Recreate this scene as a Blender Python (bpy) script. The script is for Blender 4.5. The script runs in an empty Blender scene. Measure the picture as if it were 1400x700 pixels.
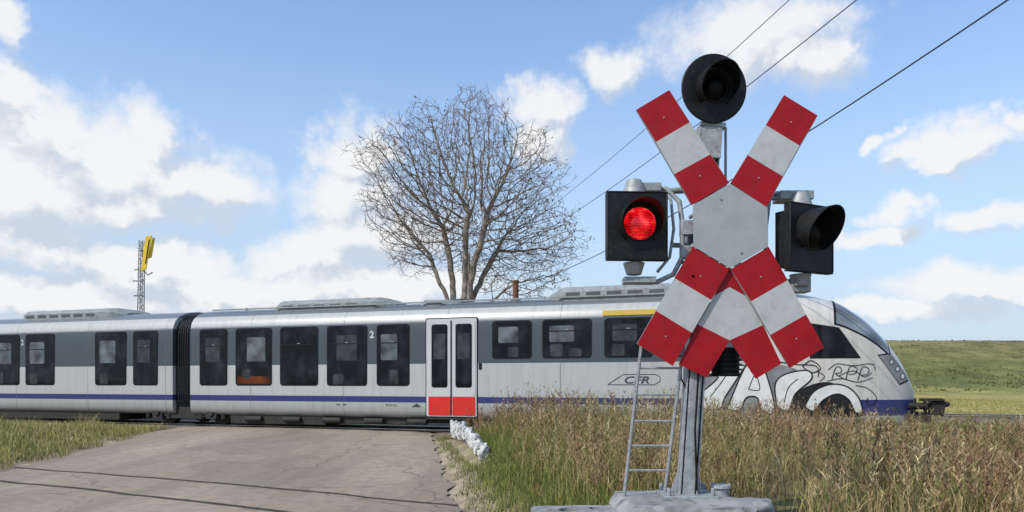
import bpy, math, random
import numpy as np
from mathutils import Vector, Matrix
random.seed(4); rng=np.random.default_rng(7)
scene=bpy.context.scene
col=scene.collection
CAMZ=1.6

# ------------------------------------------------------------ materials
def new_mat(name):
    m=bpy.data.materials.new(name); m.use_nodes=True
    return m, m.node_tree.nodes, m.node_tree.links, m.node_tree.nodes['Principled BSDF']
def mat(name,c,rough=.5,metal=0,ns=8,na=.12,bump=0,bs=40,stretch=(1,1,1),dirt=None,dirt_amt=.0,spec=.5):
    m,N,L,P=new_mat(name)
    tc=N.new('ShaderNodeTexCoord'); mp=N.new('ShaderNodeMapping'); mp.inputs['Scale'].default_value=stretch
    L.new(tc.outputs['Object'],mp.inputs['Vector'])
    nz=N.new('ShaderNodeTexNoise'); nz.inputs['Scale'].default_value=ns; nz.inputs['Detail'].default_value=5
    L.new(mp.outputs[0],nz.inputs['Vector'])
    cr=N.new('ShaderNodeValToRGB')
    cr.color_ramp.elements[0].position=.3; cr.color_ramp.elements[1].position=.7
    cr.color_ramp.elements[0].color=[max(0,v*(1-na)) for v in c]+[1]
    cr.color_ramp.elements[1].color=[min(1,v*(1+na)) for v in c]+[1]
    L.new(nz.outputs['Fac'],cr.inputs['Fac']); out=cr.outputs['Color']
    if dirt:
        n2=N.new('ShaderNodeTexNoise'); n2.inputs['Scale'].default_value=ns*2.7; n2.inputs['Detail'].default_value=8
        L.new(mp.outputs[0],n2.inputs['Vector'])
        r2=N.new('ShaderNodeValToRGB'); r2.color_ramp.elements[0].position=.5; r2.color_ramp.elements[1].position=.72
        r2.color_ramp.elements[1].color=(dirt_amt,)*3+(1,)
        L.new(n2.outputs['Fac'],r2.inputs['Fac'])
        mx=N.new('ShaderNodeMixRGB'); mx.inputs['Color2'].default_value=(*dirt,1)
        L.new(r2.outputs['Color'],mx.inputs['Fac']); L.new(out,mx.inputs['Color1']); out=mx.outputs['Color']
    L.new(out,P.inputs['Base Color'])
    P.inputs['Roughness'].default_value=rough; P.inputs['Metallic'].default_value=metal; P.inputs['Specular IOR Level'].default_value=spec
    if bump:
        nb=N.new('ShaderNodeTexNoise'); nb.inputs['Scale'].default_value=bs; nb.inputs['Detail'].default_value=6
        L.new(tc.outputs['Object'],nb.inputs['Vector'])
        b=N.new('ShaderNodeBump'); b.inputs['Strength'].default_value=bump; b.inputs['Distance'].default_value=.02
        L.new(nb.outputs['Fac'],b.inputs['Height']); L.new(b.outputs[0],P.inputs['Normal'])
    return m
def vcol_mat(name,rough=.85,trans=0,ns=0,namt=.3,bump=0):
    m,N,L,P=new_mat(name)
    at=N.new('ShaderNodeAttribute'); at.attribute_name='Col'
    out=at.outputs['Color']
    if ns:
        tc=N.new('ShaderNodeTexCoord')
        def layer(sc,lo,hi,out):
            nz=N.new('ShaderNodeTexNoise'); nz.inputs['Scale'].default_value=sc; nz.inputs['Detail'].default_value=6
            L.new(tc.outputs['Object'],nz.inputs['Vector'])
            mr=N.new('ShaderNodeMapRange'); mr.inputs['From Min'].default_value=.3; mr.inputs['From Max'].default_value=.7
            mr.inputs['To Min'].default_value=lo; mr.inputs['To Max'].default_value=hi
            L.new(nz.outputs['Fac'],mr.inputs['Value'])
            vm=N.new('ShaderNodeVectorMath'); vm.operation='SCALE'
            L.new(out,vm.inputs[0]); L.new(mr.outputs[0],vm.inputs['Scale']); return vm.outputs[0]
        out=layer(ns,1-namt,1+namt,out); out=layer(.35,1-namt,1+namt,out); out=layer(.06,1-namt*.6,1+namt*.6,out)
        if bump:
            nb=N.new('ShaderNodeTexNoise'); nb.inputs['Scale'].default_value=ns*3; nb.inputs['Detail'].default_value=6
            L.new(tc.outputs['Object'],nb.inputs['Vector'])
            b=N.new('ShaderNodeBump'); b.inputs['Strength'].default_value=bump; b.inputs['Distance'].default_value=.05
            L.new(nb.outputs['Fac'],b.inputs['Height']); L.new(b.outputs[0],P.inputs['Normal'])
    L.new(out,P.inputs['Base Color']); P.inputs['Roughness'].default_value=rough
    P.inputs['Specular IOR Level'].default_value=.2
    if trans:
        t=N.new('ShaderNodeBsdfTranslucent'); L.new(out,t.inputs['Color'])
        mx=N.new('ShaderNodeMixShader'); mx.inputs['Fac'].default_value=trans
        L.new(P.outputs[0],mx.inputs[1]); L.new(t.outputs[0],mx.inputs[2])
        L.new(mx.outputs[0],N['Material Output'].inputs['Surface'])
    return m

M={}
M['gal']=mat('grey_painted_steel',(.27,.30,.32),.5,.1,14,.2,.15,60,dirt=(.12,.085,.06),dirt_amt=.55)
M['red']=mat('sign_red',(.29,.004,.009),.5,0,5,.14,.04,15,dirt=(.17,.03,.028),dirt_amt=.25,spec=.25)
M['white']=mat('sign_white',(.40,.43,.44),.5,0,5,.08,.04,15,dirt=(.26,.25,.23),dirt_amt=.35,spec=.3)
M['cgrey']=mat('sign_centre_grey',(.30,.33,.35),.5,.0,5,.08,.05,12,dirt=(.24,.24,.23),dirt_amt=.3,spec=.3)
M['black']=mat('black_lamp_paint',(.007,.008,.009),.5,0,9,.3,.08,40,dirt=(.035,.03,.028),dirt_amt=.4,spec=.25)
M['lensd']=mat('unlit_dark_lens',(.004,.003,.003),.4,spec=.12)
M['dark']=mat('underframe_dark',(.014,.013,.012),.75,0,6,.35,.2,25,dirt=(.05,.04,.03),dirt_amt=.5)
M['wheel']=mat('wheel_steel_dark',(.035,.028,.024),.6,.3,8,.3)
M['steel']=mat('rail_steel',(.22,.17,.13),.5,.5,8,.25)
M['railtop']=mat('rail_head_polished',(.5,.5,.5),.25,.9,8,.1)
M['rubber']=mat('black_rubber',(.008,.008,.010),.6,spec=.2)
M['silver']=mat('door_silver',(.42,.445,.45),.4,0,2,.05,spec=.35)
M['doorred']=mat('door_red',(.50,.020,.015),.45,0,3,.08,spec=.3)
M['yellow']=mat('yellow_paint',(.55,.38,.05),.5,0,4,.08)
M['mastyellow']=mat('mast_yellow',(.72,.50,.02),.5,0,4,.1)
M['pod']=mat('roof_pod_grey',(.22,.25,.26),.55,0,3,.1,dirt=(.11,.10,.09),dirt_amt=.6)
M['podside']=mat('roof_pod_slats',(.05,.065,.07),.6,0,3,.2)
M['rust']=mat('rusty_exhaust',(.14,.06,.035),.8,.2,9,.4)
M['ink']=mat('black_spray_paint',(.012,.012,.014),.5,0,9,.3,spec=.25)
M['spray']=mat('silver_spray_paint',(.58,.60,.59),.4,.1,4,.12)
M['greyspray']=mat('grey_spray_paint',(.17,.18,.19),.5,.1,3,.35)
M['navy']=mat('logo_ink',(.03,.035,.05),.5)
M['conc']=mat('old_concrete',(.23,.235,.24),.85,0,4,.35,.6,22,dirt=(.07,.07,.065),dirt_amt=.85)
M['lime']=mat('whitewashed_stone',(.50,.51,.51),.9,0,7,.3,.9,18,dirt=(.05,.05,.045),dirt_amt=1)
M['bark']=mat('pale_bark',(.25,.21,.17),.9,0,3,.35,.5,20)
M['twig']=mat('twig_brown',(.15,.115,.085),.9,0,3,.3)
M['wire']=mat('overhead_cable',(.03,.03,.035),.6)
M['wood']=mat('weathered_pole',(.20,.17,.14),.9,0,6,.3,.4,20,(4,4,.4))
M['ballast']=mat('ballast_stone',(.15,.125,.10),.95,0,22,.5,1,55)
M['sleeper']=mat('sleeper_concrete',(.3,.28,.26),.9,0,6,.3)
M['ceil']=mat('cab_glass',(.13,.155,.17),.05,0,1.5,.7,spec=1.0)
M['lampglass']=mat('headlamp_glass',(.16,.175,.18),.10,0,3,.3,spec=.6)
M['chrome']=mat('headlamp_reflector',(.6,.6,.58),.15,.6,3,.1)
M['bell']=M['rubber']

def glass_mat():
    m,N,L,P=new_mat('tinted_train_glass')
    tc=N.new('ShaderNodeTexCoord'); mp=N.new('ShaderNodeMapping'); mp.inputs['Scale'].default_value=(1.6,1,1.1)
    L.new(tc.outputs['Object'],mp.inputs['Vector'])
    v=N.new('ShaderNodeTexNoise'); v.inputs['Scale'].default_value=1.6; v.inputs['Detail'].default_value=3; L.new(mp.outputs[0],v.inputs['Vector'])
    cr=N.new('ShaderNodeValToRGB'); e=cr.color_ramp.elements
    e[0].position=.45; e[0].color=(.002,.003,.004,1); e[1].position=.75; e[1].color=(.018,.022,.028,1)
    L.new(v.outputs['Fac'],cr.inputs['Fac']); L.new(cr.outputs[0],P.inputs['Base Color'])
    P.inputs['Roughness'].default_value=.03; P.inputs['Specular IOR Level'].default_value=.22
    nb=N.new('ShaderNodeTexNoise'); nb.inputs['Scale'].default_value=.7; L.new(tc.outputs['Object'],nb.inputs['Vector'])
    b=N.new('ShaderNodeBump'); b.inputs['Strength'].default_value=.22; b.inputs['Distance'].default_value=.02
    L.new(nb.outputs['Fac'],b.inputs['Height']); L.new(b.outputs[0],P.inputs['Normal'])
    return m
M['glass']=glass_mat()
M['seat']=mat('orange_seat_seen_through_glass',(.085,.022,.006),.12,0,2,.7,spec=.2)
M['inside']=mat('grey_interior_seen_through_glass',(.035,.039,.043),.08,0,3,.6,spec=.2)
M['thru']=mat('daylight_seen_through_far_window',(.085,.10,.115),.06,0,2.2,.75,spec=.2)

def livery():
    m,N,L,P=new_mat('railcar_livery')
    tc=N.new('ShaderNodeTexCoord'); sp=N.new('ShaderNodeSeparateXYZ'); L.new(tc.outputs['Object'],sp.inputs[0])
    def mth(op,a,b=None):
        n=N.new('ShaderNodeMath'); n.operation=op
        for i,v in enumerate((a,b)):
            if v is None: continue
            if isinstance(v,(int,float)): n.inputs[i].default_value=v
            else: L.new(v,n.inputs[i])
        return n.outputs[0]
    Z=sp.outputs['Z']; X=sp.outputs['X']
    def band(lo,hi): return mth('MULTIPLY',mth('GREATER_THAN',Z,lo),mth('LESS_THAN',Z,hi))
    def mix(f,c1,c2):
        n=N.new('ShaderNodeMixRGB')
        L.new(f,n.inputs['Fac'])
        if isinstance(c1,tuple): n.inputs['Color1'].default_value=(*c1,1)
        else: L.new(c1,n.inputs['Color1'])
        if isinstance(c2,tuple): n.inputs['Color2'].default_value=(*c2,1)
        else: L.new(c2,n.inputs['Color2'])
        return n.outputs[0]
    nose=mth('GREATER_THAN',X,-3.3)
    c=mix(nose,(.365,.385,.385),(.48,.48,.45))
    mp=N.new('ShaderNodeMapping'); mp.inputs['Scale'].default_value=(5,1,.5); L.new(tc.outputs['Object'],mp.inputs['Vector'])
    nz=N.new('ShaderNodeTexNoise'); nz.inputs['Scale'].default_value=1.6; nz.inputs['Detail'].default_value=6; L.new(mp.outputs[0],nz.inputs['Vector'])
    mr=N.new('ShaderNodeMapRange'); mr.inputs['From Min'].default_value=.45; mr.inputs['From Max'].default_value=.8; mr.inputs['To Max'].default_value=.4
    L.new(nz.outputs['Fac'],mr.inputs['Value'])
    c=mix(mr.outputs[0],c,(.22,.205,.18))
    c=mix(band(1.0,1.17),c,(.005,.014,.13))
    c=mix(mth('MULTIPLY',mth('MULTIPLY',nose,mth('GREATER_THAN',X,-1.25)),band(.80,1.17)),c,(.005,.014,.13))
    slate=mth('MULTIPLY',band(2.08,3.24),mth('LESS_THAN',X,-3.3))
    c=mix(slate,c,(.042,.058,.073))
    c=mix(mth('GREATER_THAN',Z,3.60),c,(.12,.14,.15))
    jm=mth('LESS_THAN',mth('ABSOLUTE',mth('SUBTRACT',mth('FRACT',mth('MULTIPLY',X,.31)),.5)),.0022)
    c=mix(mth('MULTIPLY',jm,mth('LESS_THAN',X,-3.0)),c,(.08,.09,.095))
    c=mix(mth('MULTIPLY',mth('LESS_THAN',X,-2.5),mth('LESS_THAN',mth('ABSOLUTE',mth('SUBTRACT',Z,3.26)),.008)),c,(.10,.11,.12))
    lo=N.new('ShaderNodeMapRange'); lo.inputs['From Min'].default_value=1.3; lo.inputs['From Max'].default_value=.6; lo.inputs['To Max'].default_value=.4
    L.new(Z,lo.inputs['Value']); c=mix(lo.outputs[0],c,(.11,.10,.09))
    L.new(c,P.inputs['Base Color']); P.inputs['Roughness'].default_value=.36
    P.inputs['Coat Weight'].default_value=.2; P.inputs['Coat Roughness'].default_value=.15
    nb=N.new('ShaderNodeTexNoise'); nb.inputs['Scale'].default_value=1.1; nb.inputs['Detail'].default_value=2; L.new(tc.outputs['Object'],nb.inputs['Vector'])
    b=N.new('ShaderNodeBump'); b.inputs['Strength'].default_value=.3; b.inputs['Distance'].default_value=.03
    L.new(nb.outputs['Fac'],b.inputs['Height']); L.new(b.outputs[0],P.inputs['Normal'])
    return m
M['livery']=livery()

def lens_mat():
    m,N,L,P=new_mat('lit_red_lens')
    tc=N.new('ShaderNodeTexCoord')
    wv=N.new('ShaderNodeTexWave'); wv.bands_direction='Z'; wv.inputs['Scale'].default_value=14; wv.inputs['Distortion'].default_value=5; wv.inputs['Detail Scale'].default_value=6
    L.new(tc.outputs['Object'],wv.inputs['Vector'])
    nz=N.new('ShaderNodeTexNoise'); nz.inputs['Scale'].default_value=11; nz.inputs['Detail'].default_value=4; L.new(tc.outputs['Object'],nz.inputs['Vector'])
    mu=N.new('ShaderNodeMath'); mu.operation='MULTIPLY'; L.new(wv.outputs['Fac'],mu.inputs[0]); mu.inputs[1].default_value=.17
    ad=N.new('ShaderNodeMath'); ad.operation='SUBTRACT'; L.new(nz.outputs['Fac'],ad.inputs[0]); L.new(mu.outputs[0],ad.inputs[1])
    cr=N.new('ShaderNodeValToRGB'); e=cr.color_ramp.elements
    e[0].position=.26; e[0].color=(.14,.0,.003,1); e[1].position=.54; e[1].color=(.95,.006,.012,1)
    a=e.new(.66); a.color=(1,.12,.10,1)
    L.new(ad.outputs[0],cr.inputs['Fac']); L.new(cr.outputs[0],P.inputs['Emission Color']); P.inputs['Emission Strength'].default_value=.9
    P.inputs['Base Color'].default_value=(.4,.006,.008,1); P.inputs['Roughness'].default_value=.12
    return m
M['lens']=lens_mat()

# ------------------------------------------------------------ mesh builder
class MB:
    def __init__(s): s.v=[]; s.f=[]; s.m=[]; s.mats=[]
    def mi(s,k):
        if k not in s.mats: s.mats.append(k)
        return s.mats.index(k)
    def add(s,vs,fs,k,T=None):
        o=len(s.v)
        for p in vs:
            p=Vector(p); s.v.append(tuple(T@p if T else p))
        i=s.mi(k)
        for f in fs: s.f.append(tuple(o+j for j in f)); s.m.append(i)
    def box(s,c,d,k,T=None,ch=0):
        x,y,z=[a/2 for a in d]
        vs=[(c[0]+sx*x,c[1]+sy*y,c[2]+sz*z) for sx in(-1,1) for sy in(-1,1) for sz in(-1,1)]
        s.add(vs,[(0,1,3,2),(4,6,7,5),(0,4,5,1),(2,3,7,6),(0,2,6,4),(1,5,7,3)],k,T)
    def cyl(s,p0,p1,r0,r1,k,n=16,caps=True,T=None):
        p0=Vector(p0);p1=Vector(p1); d=(p1-p0).normalized()
        a=d.orthogonal().normalized(); b=d.cross(a)
        vs=[]
        for p,r in((p0,r0),(p1,r1)):
            for i in range(n):
                t=2*math.pi*i/n; vs.append(p+(a*math.cos(t)+b*math.sin(t))*r)
        fs=[(i,(i+1)%n,n+(i+1)%n,n+i) for i in range(n)]
        if caps: fs+= [tuple(range(n-1,-1,-1)),tuple(range(n,2*n))]
        s.add(vs,fs,k,T)
    def tube(s,pts,r,k,n=8,T=None):
        pts=[Vector(p) for p in pts]; vs=[]; ref=None
        for i,p in enumerate(pts):
            d=(pts[min(i+1,len(pts)-1)]-pts[max(i-1,0)]).normalized()
            if ref is None: ref=d.orthogonal().normalized()
            a=(ref-d*ref.dot(d)).normalized(); ref=a; b=d.cross(a)
            for j in range(n):
                t=2*math.pi*j/n; vs.append(p+(a*math.cos(t)+b*math.sin(t))*r)
        fs=[(i*n+j,i*n+(j+1)%n,(i+1)*n+(j+1)%n,(i+1)*n+j) for i in range(len(pts)-1) for j in range(n)]
        fs+=[tuple(range(n-1,-1,-1)),tuple(range((len(pts)-1)*n,len(pts)*n))]
        s.add(vs,fs,k,T)
    def prism(s,poly,y0,y1,k,T=None):   # polygon in xz, extruded along y
        n=len(poly); vs=[(p[0],y0,p[1]) for p in poly]+[(p[0],y1,p[1]) for p in poly]
        fs=[tuple(range(n)),tuple(range(2*n-1,n-1,-1))]+[(i,n+i,n+(i+1)%n,(i+1)%n) for i in range(n)]
        s.add(vs,fs,k,T)
    def grid(s,fn,nu,nv,k,T=None):
        vs=[fn(i/nu,j/nv) for i in range(nu+1) for j in range(nv+1)]
        fs=[(i*(nv+1)+j,(i+1)*(nv+1)+j,(i+1)*(nv+1)+j+1,i*(nv+1)+j+1) for i in range(nu) for j in range(nv)]
        s.add(vs,fs,k,T)
    def obj(s,name,parent=None,bevel=0,smooth=.6,label=None,fix=True):
        me=bpy.data.meshes.new(name); me.from_pydata(s.v,[],s.f); 
        for k in s.mats: me.materials.append(M[k])
        me.polygons.foreach_set('material_index',s.m)
        if fix:
            import bmesh
            bm=bmesh.new(); bm.from_mesh(me); bmesh.ops.recalc_face_normals(bm,faces=bm.faces); bm.to_mesh(me); bm.free()
        if smooth:
            me.polygons.foreach_set('use_smooth',[True]*len(me.polygons)); me.set_sharp_from_angle(angle=smooth)
        me.update()
        ob=bpy.data.objects.new(name,me); col.objects.link(ob)
        if parent: attach(ob,parent)
        if bevel:
            b=ob.modifiers.new('bevel','BEVEL'); b.width=bevel; b.segments=2; b.limit_method='ANGLE'; b.angle_limit=.6
        if label: ob['label']=label
        return ob
def attach(ob,parent,world=True):
    ob.parent=parent
    if world and not parent.get('localframe'):
        ob.matrix_parent_inverse=Matrix.LocRotScale(parent.location,parent.rotation_euler,None).inverted()
def empty(name,loc=(0,0,0),rz=0,label=None,category=None,parent=None):
    e=bpy.data.objects.new(name,None); e.location=loc; e.rotation_euler=(0,0,rz); e.empty_display_size=.3
    col.objects.link(e)
    if label: e['label']=label
    if category: e['category']=category
    return e
def tag(o,label,category,group=None):
    o['label']=label;o['category']=category
    if group:o['group']=group
def np_mesh(name,V,F,matl,colr=None,smooth=False):
    me=bpy.data.meshes.new(name); V=np.asarray(V,dtype=np.float32); F=np.asarray(F,dtype=np.int32)
    k=F.shape[1]
    me.vertices.add(len(V)); me.vertices.foreach_set('co',V.ravel())
    me.loops.add(F.size); me.loops.foreach_set('vertex_index',F.ravel())
    me.polygons.add(len(F)); me.polygons.foreach_set('loop_start',np.arange(len(F),dtype=np.int32)*k)
    me.update(calc_edges=True)
    if smooth: me.polygons.foreach_set('use_smooth',np.ones(len(F),dtype=bool))
    if colr is not None:
        a=me.color_attributes.new('Col','FLOAT_COLOR','POINT')
        c=np.ones((len(V),4),dtype=np.float32); c[:,:3]=colr; a.data.foreach_set('color',c.ravel())
    me.materials.append(matl)
    ob=bpy.data.objects.new(name,me); col.objects.link(ob); return ob

# ------------------------------------------------------------ layout of the place
O=np.array([8.897,16.656]); D=np.array([.947,-.3214]); Nn=np.array([.3214,.947])
RZ=math.atan2(-.3214,.947)
def tdist(x,y): return (x-O[0])*Nn[0]+(y-O[1])*Nn[1]
def ss(a,b,x):
    t=np.clip((x-a)/(b-a),0,1); return t*t*(3-2*t)
def xl(y): return -9.1-(y-13.2)*.128
def xr(y): return -.67-(y-9)*.14
def vnoise(x,y,sc,seed=0):
    x=np.asarray(x,float)*sc; y=np.asarray(y,float)*sc
    r=np.sin(x*1.7+seed+np.sin(y*1.3+seed*2)*1.5)+np.sin(y*2.1-seed+np.sin(x*1.1)*1.7)+.5*np.sin(x*4.3+y*3.1+seed)+.5*np.sin(y*5.7-x*2.9+seed*3)
    return r/3
def base_rise(x,y):
    return .17*ss(-9,-1,tdist(x,y))
def ground_h(x,y):
    x=np.asarray(x,float);y=np.asarray(y,float); t=tdist(x,y)
    h=base_rise(x,y)
    right=ss(0.0,1.3,x-xr(y)); left=ss(0.0,1.6,xl(y)-x)
    near=1-ss(-4.5,-1.5,t)
    h=h+right*near*.38*(1-.25*ss(3,9,x))+left*near*.22
    onroad=(1-ss(0,.25,x-xr(y)))*(1-ss(0,.25,xl(y)-x))
    h=h-.06*onroad
    h=h+(1-onroad)*.03*vnoise(x,y,1.1)*np.where(t<-1,1,.3)
    far=ss(78,128,y+.10*x)
    h=h+far*(7.9+.3*vnoise(x,y,.03,2))*ss(-20,30,x+0*y)+far*(1-far)*1.6*vnoise(x,y,.09,4)
    return h

# ------------------------------------------------------------ ground sheet
def axis(lo,a,b,hi,step,g=1.18):
    mid=list(np.arange(a,b+1e-6,step)); out=[];s=step;v=mid[-1]
    while v<hi: s=min(s*g,120); v+=s; out.append(v)
    pre=[];s=step;v=mid[0]
    while v>lo: s=min(s*g,120); v-=s; pre.append(v)
    return np.array(pre[::-1]+mid+out)
gx=axis(-2500,-22,18,2500,.3,1.06); gy=axis(-300,2,30,3000,.3,1.05)
X,Y=np.meshgrid(gx,gy); Z=ground_h(X,Y)
V=np.stack([X.ravel(),Y.ravel(),Z.ravel()],1)
nx,ny=len(gx),len(gy)
idx=np.arange(nx*ny).reshape(ny,nx)
F=np.stack([idx[:-1,:-1].ravel(),idx[:-1,1:].ravel(),idx[1:,1:].ravel(),idx[1:,:-1].ravel()],1)
x=V[:,0];y=V[:,1];t=tdist(x,y)
def lerp(a,b,f): return a*(1-f[:,None])+np.array(b)*f[:,None]
C=np.tile(np.array([.19,.155,.09]),(len(V),1))
C=lerp(C,(.14,.14,.055),ss(-.3,.5,vnoise(x,y,.35,1)))
C=lerp(C,(.30,.245,.18),(1-ss(.15,.9,x-xr(y)))*(1-ss(.15,.7,xl(y)-x)))
C=lerp(C,(.15,.12,.09),ss(-2.2,-1,t)*(1-ss(4,6,t)))
C=lerp(C,(.33,.29,.105),ss(15,22,t))
yy=y+.10*x
C=lerp(C,(.20,.195,.065),ss(70,82,yy+4*vnoise(x,y,.08)))
C=lerp(C,(.115,.125,.042),ss(82,92,yy+3*vnoise(x,y,.1,3)))
C=lerp(C,(.165,.155,.062),ss(98,112,yy+8*vnoise(x,y,.06,1)))
C=lerp(C,(.19,.155,.08),ss(114,126,yy+3*vnoise(x,y,.1,8)))
g=np_mesh('ground',V,F,vcol_mat('ground_soil_and_grass',.95,0,3.2,.32,.4),C,True); g['kind']='structure'

# ------------------------------------------------------------ road
def road_mat():
    m,N,L,P=new_mat('worn_asphalt')
    tc=N.new('ShaderNodeTexCoord')
    def noise(sc,det=6,st=None):
        n=N.new('ShaderNodeTexNoise'); n.inputs['Scale'].default_value=sc; n.inputs['Detail'].default_value=det
        if st:
            mp=N.new('ShaderNodeMapping'); mp.inputs['Scale'].default_value=st; L.new(tc.outputs['Object'],mp.inputs[0]); L.new(mp.outputs[0],n.inputs['Vector'])
        else: L.new(tc.outputs['Object'],n.inputs['Vector'])
        return n.outputs['Fac']
    def ramp(src,a,b,c1,c2):
        r=N.new('ShaderNodeValToRGB'); r.color_ramp.elements[0].position=a; r.color_ramp.elements[1].position=b
        r.color_ramp.elements[0].color=(*c1,1); r.color_ramp.elements[1].color=(*c2,1); L.new(src,r.inputs[0]); return r.outputs[0]
    def mix(f,a,b,mode='MIX'):
        n=N.new('ShaderNodeMixRGB'); n.blend_type=mode
        for i,v in zip(('Fac','Color1','Color2'),(f,a,b)):
            if isinstance(v,tuple): n.inputs[i].default_value=(*v,1)
            elif isinstance(v,float): n.inputs[i].default_value=v
            else: L.new(v,n.inputs[i])
        return n.outputs[0]
    c=ramp(noise(.55,5,(1,.35,1)),.35,.68,(.245,.205,.157),(.33,.282,.222))
    c=mix(.75,c,ramp(noise(90,3),.3,.7,(.62,.62,.62),(1.3,1.3,1.3)),'MULTIPLY')
    c=mix(.8,c,ramp(noise(6,8),.3,.7,(.78,.78,.78),(1.15,1.15,1.15)),'MULTIPLY')
    c=mix(ramp(noise(.9,3,(1.3,.06,1)),.50,.72,(0,0,0),(.6,.6,.6)),c,(.165,.143,.115))
    c=mix(ramp(noise(.28,2,(1,.7,1)),.56,.575,(0,0,0),(.35,.35,.35)),c,(.15,.132,.11))
    nz=N.new('ShaderNodeTexNoise'); nz.inputs['Scale'].default_value=1.4; nz.inputs['Detail'].default_value=5; L.new(tc.outputs['Object'],nz.inputs['Vector'])
    av=N.new('ShaderNodeVectorMath'); av.operation='MULTIPLY_ADD'; av.inputs[1].default_value=(.9,.9,0); L.new(nz.outputs['Color'],av.inputs[0]); L.new(tc.outputs['Object'],av.inputs[2])
    vo=N.new('ShaderNodeTexVoronoi'); vo.feature='DISTANCE_TO_EDGE'; vo.inputs['Scale'].default_value=.33; L.new(av.outputs[0],vo.inputs['Vector'])
    c=mix(ramp(vo.outputs['Distance'],.0,.006,(.6,.6,.6),(0,0,0)),c,(.06,.055,.05))
    sp=N.new('ShaderNodeSeparateXYZ'); L.new(tc.outputs['Object'],sp.inputs[0])
    def m_(op,a,b=0.):
        n=N.new('ShaderNodeMath'); n.operation=op
        for i,v in enumerate((a,b)):
            if isinstance(v,(int,float)): n.inputs[i].default_value=v
            else: L.new(v,n.inputs[i])
        return n.outputs[0]
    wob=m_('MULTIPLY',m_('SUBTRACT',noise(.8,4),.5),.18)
    for (x0,y0,x1,y1) in ((-8.6,13.4,-.76,9.57),(-8.3,11.9,-2.9,9.05)):  # cable shadows across the road, painted into the asphalt colour as dark wavering lines
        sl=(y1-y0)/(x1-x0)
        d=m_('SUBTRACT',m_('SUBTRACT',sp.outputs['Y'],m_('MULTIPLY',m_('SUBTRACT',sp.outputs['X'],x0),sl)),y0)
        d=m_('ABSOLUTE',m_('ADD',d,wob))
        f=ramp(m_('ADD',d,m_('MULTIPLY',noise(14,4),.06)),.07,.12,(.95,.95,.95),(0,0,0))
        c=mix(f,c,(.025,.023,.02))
    L.new(c,P.inputs['Base Color']); P.inputs['Roughness'].default_value=.88; P.inputs['Specular IOR Level'].default_value=.25
    b=N.new('ShaderNodeBump'); b.inputs['Strength'].default_value=.5; b.inputs['Distance'].default_value=.01
    L.new(noise(70,4),b.inputs['Height']); L.new(b.outputs[0],P.inputs['Normal'])
    return m
ry=np.concatenate([np.arange(-6,30,.2),np.arange(30,140,4)]); rx=np.linspace(0,1,26)
RV=[]
for yv in ry:
    a=xl(yv)-.05+.12*float(vnoise(yv,0,2.3,1))+.06*float(vnoise(yv,2,7,1)); b=xr(yv)+.05+.12*float(vnoise(yv,5,2.1,4))+.07*float(vnoise(yv,9,8,2))
    for u in rx:
        xx=a+(b-a)*u; crown=.0+.035*(1-(2*u-1)**2)
        RV.append((xx,yv,float(base_rise(xx,yv))-.012+crown+.006*float(vnoise(xx,yv,1.3,3))))
n=len(rx); RF=[(i*n+j,i*n+j+1,(i+1)*n+j+1,(i+1)*n+j) for i in range(len(ry)-1) for j in range(n-1)]
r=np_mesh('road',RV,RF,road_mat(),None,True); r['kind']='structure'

# ------------------------------------------------------------ tracks
def world(s,t,z): return (O[0]+D[0]*s+Nn[0]*t, O[1]+D[1]*s+Nn[1]*t, z)
def ballast_bed(tc,s0,s1,zt):
    V=[];F=[]
    prof=[(-2.0,-.12),(-1.45,.0),(-.7,.015),(0,0),(.7,.015),(1.45,.0),(2.0,-.12)]
    S=np.arange(s0,s1,.5)
    for s in S:
        for p,z in prof:
            w=world(s,tc+p+.05*random.uniform(-1,1),zt+z+.02*random.uniform(-1,1)); V.append(w)
    n=len(prof)
    F=[(i*n+j,i*n+j+1,(i+1)*n+j+1,(i+1)*n+j) for i in range(len(S)-1) for j in range(n-1)]
    b=np_mesh('ballast',V,F,M['ballast'],None,False); b['kind']='structure'
ballast_bed(1.4,-60,-19.6,.17); ballast_bed(1.4,-10.6,60,.17)
ballast_bed(12.5,-80,90,.24)
for tc,zr,lab in ((1.4,.215,'steel railway track running under the silver railcar'),(12.5,.37,'empty parallel railway track on brown ballast')):
    p=world(-10,tc,zr)
    e=empty('railway_track',p,RZ,lab,'railway track')
    e['localframe']=1
    for side in(-.735,.735):
        b=MB()
        b.box((10,side,-.012),(140,.066,.024),'railtop'); b.box((10,side,-.075),(140,.018,.10),'steel'); b.box((10,side,-.135),(140,.13,.02),'steel')
        o=b.obj('rail',e)
    b=MB()
    for i in range(150):
        xx=-58+i*.9
        if tc<5 and -10<xx<.8: continue
        b.box((xx,0,-.155),(.24,2.3,.04),'sleeper')
    o=b.obj('sleepers',e,smooth=0); o['kind']='stuff'

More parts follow.
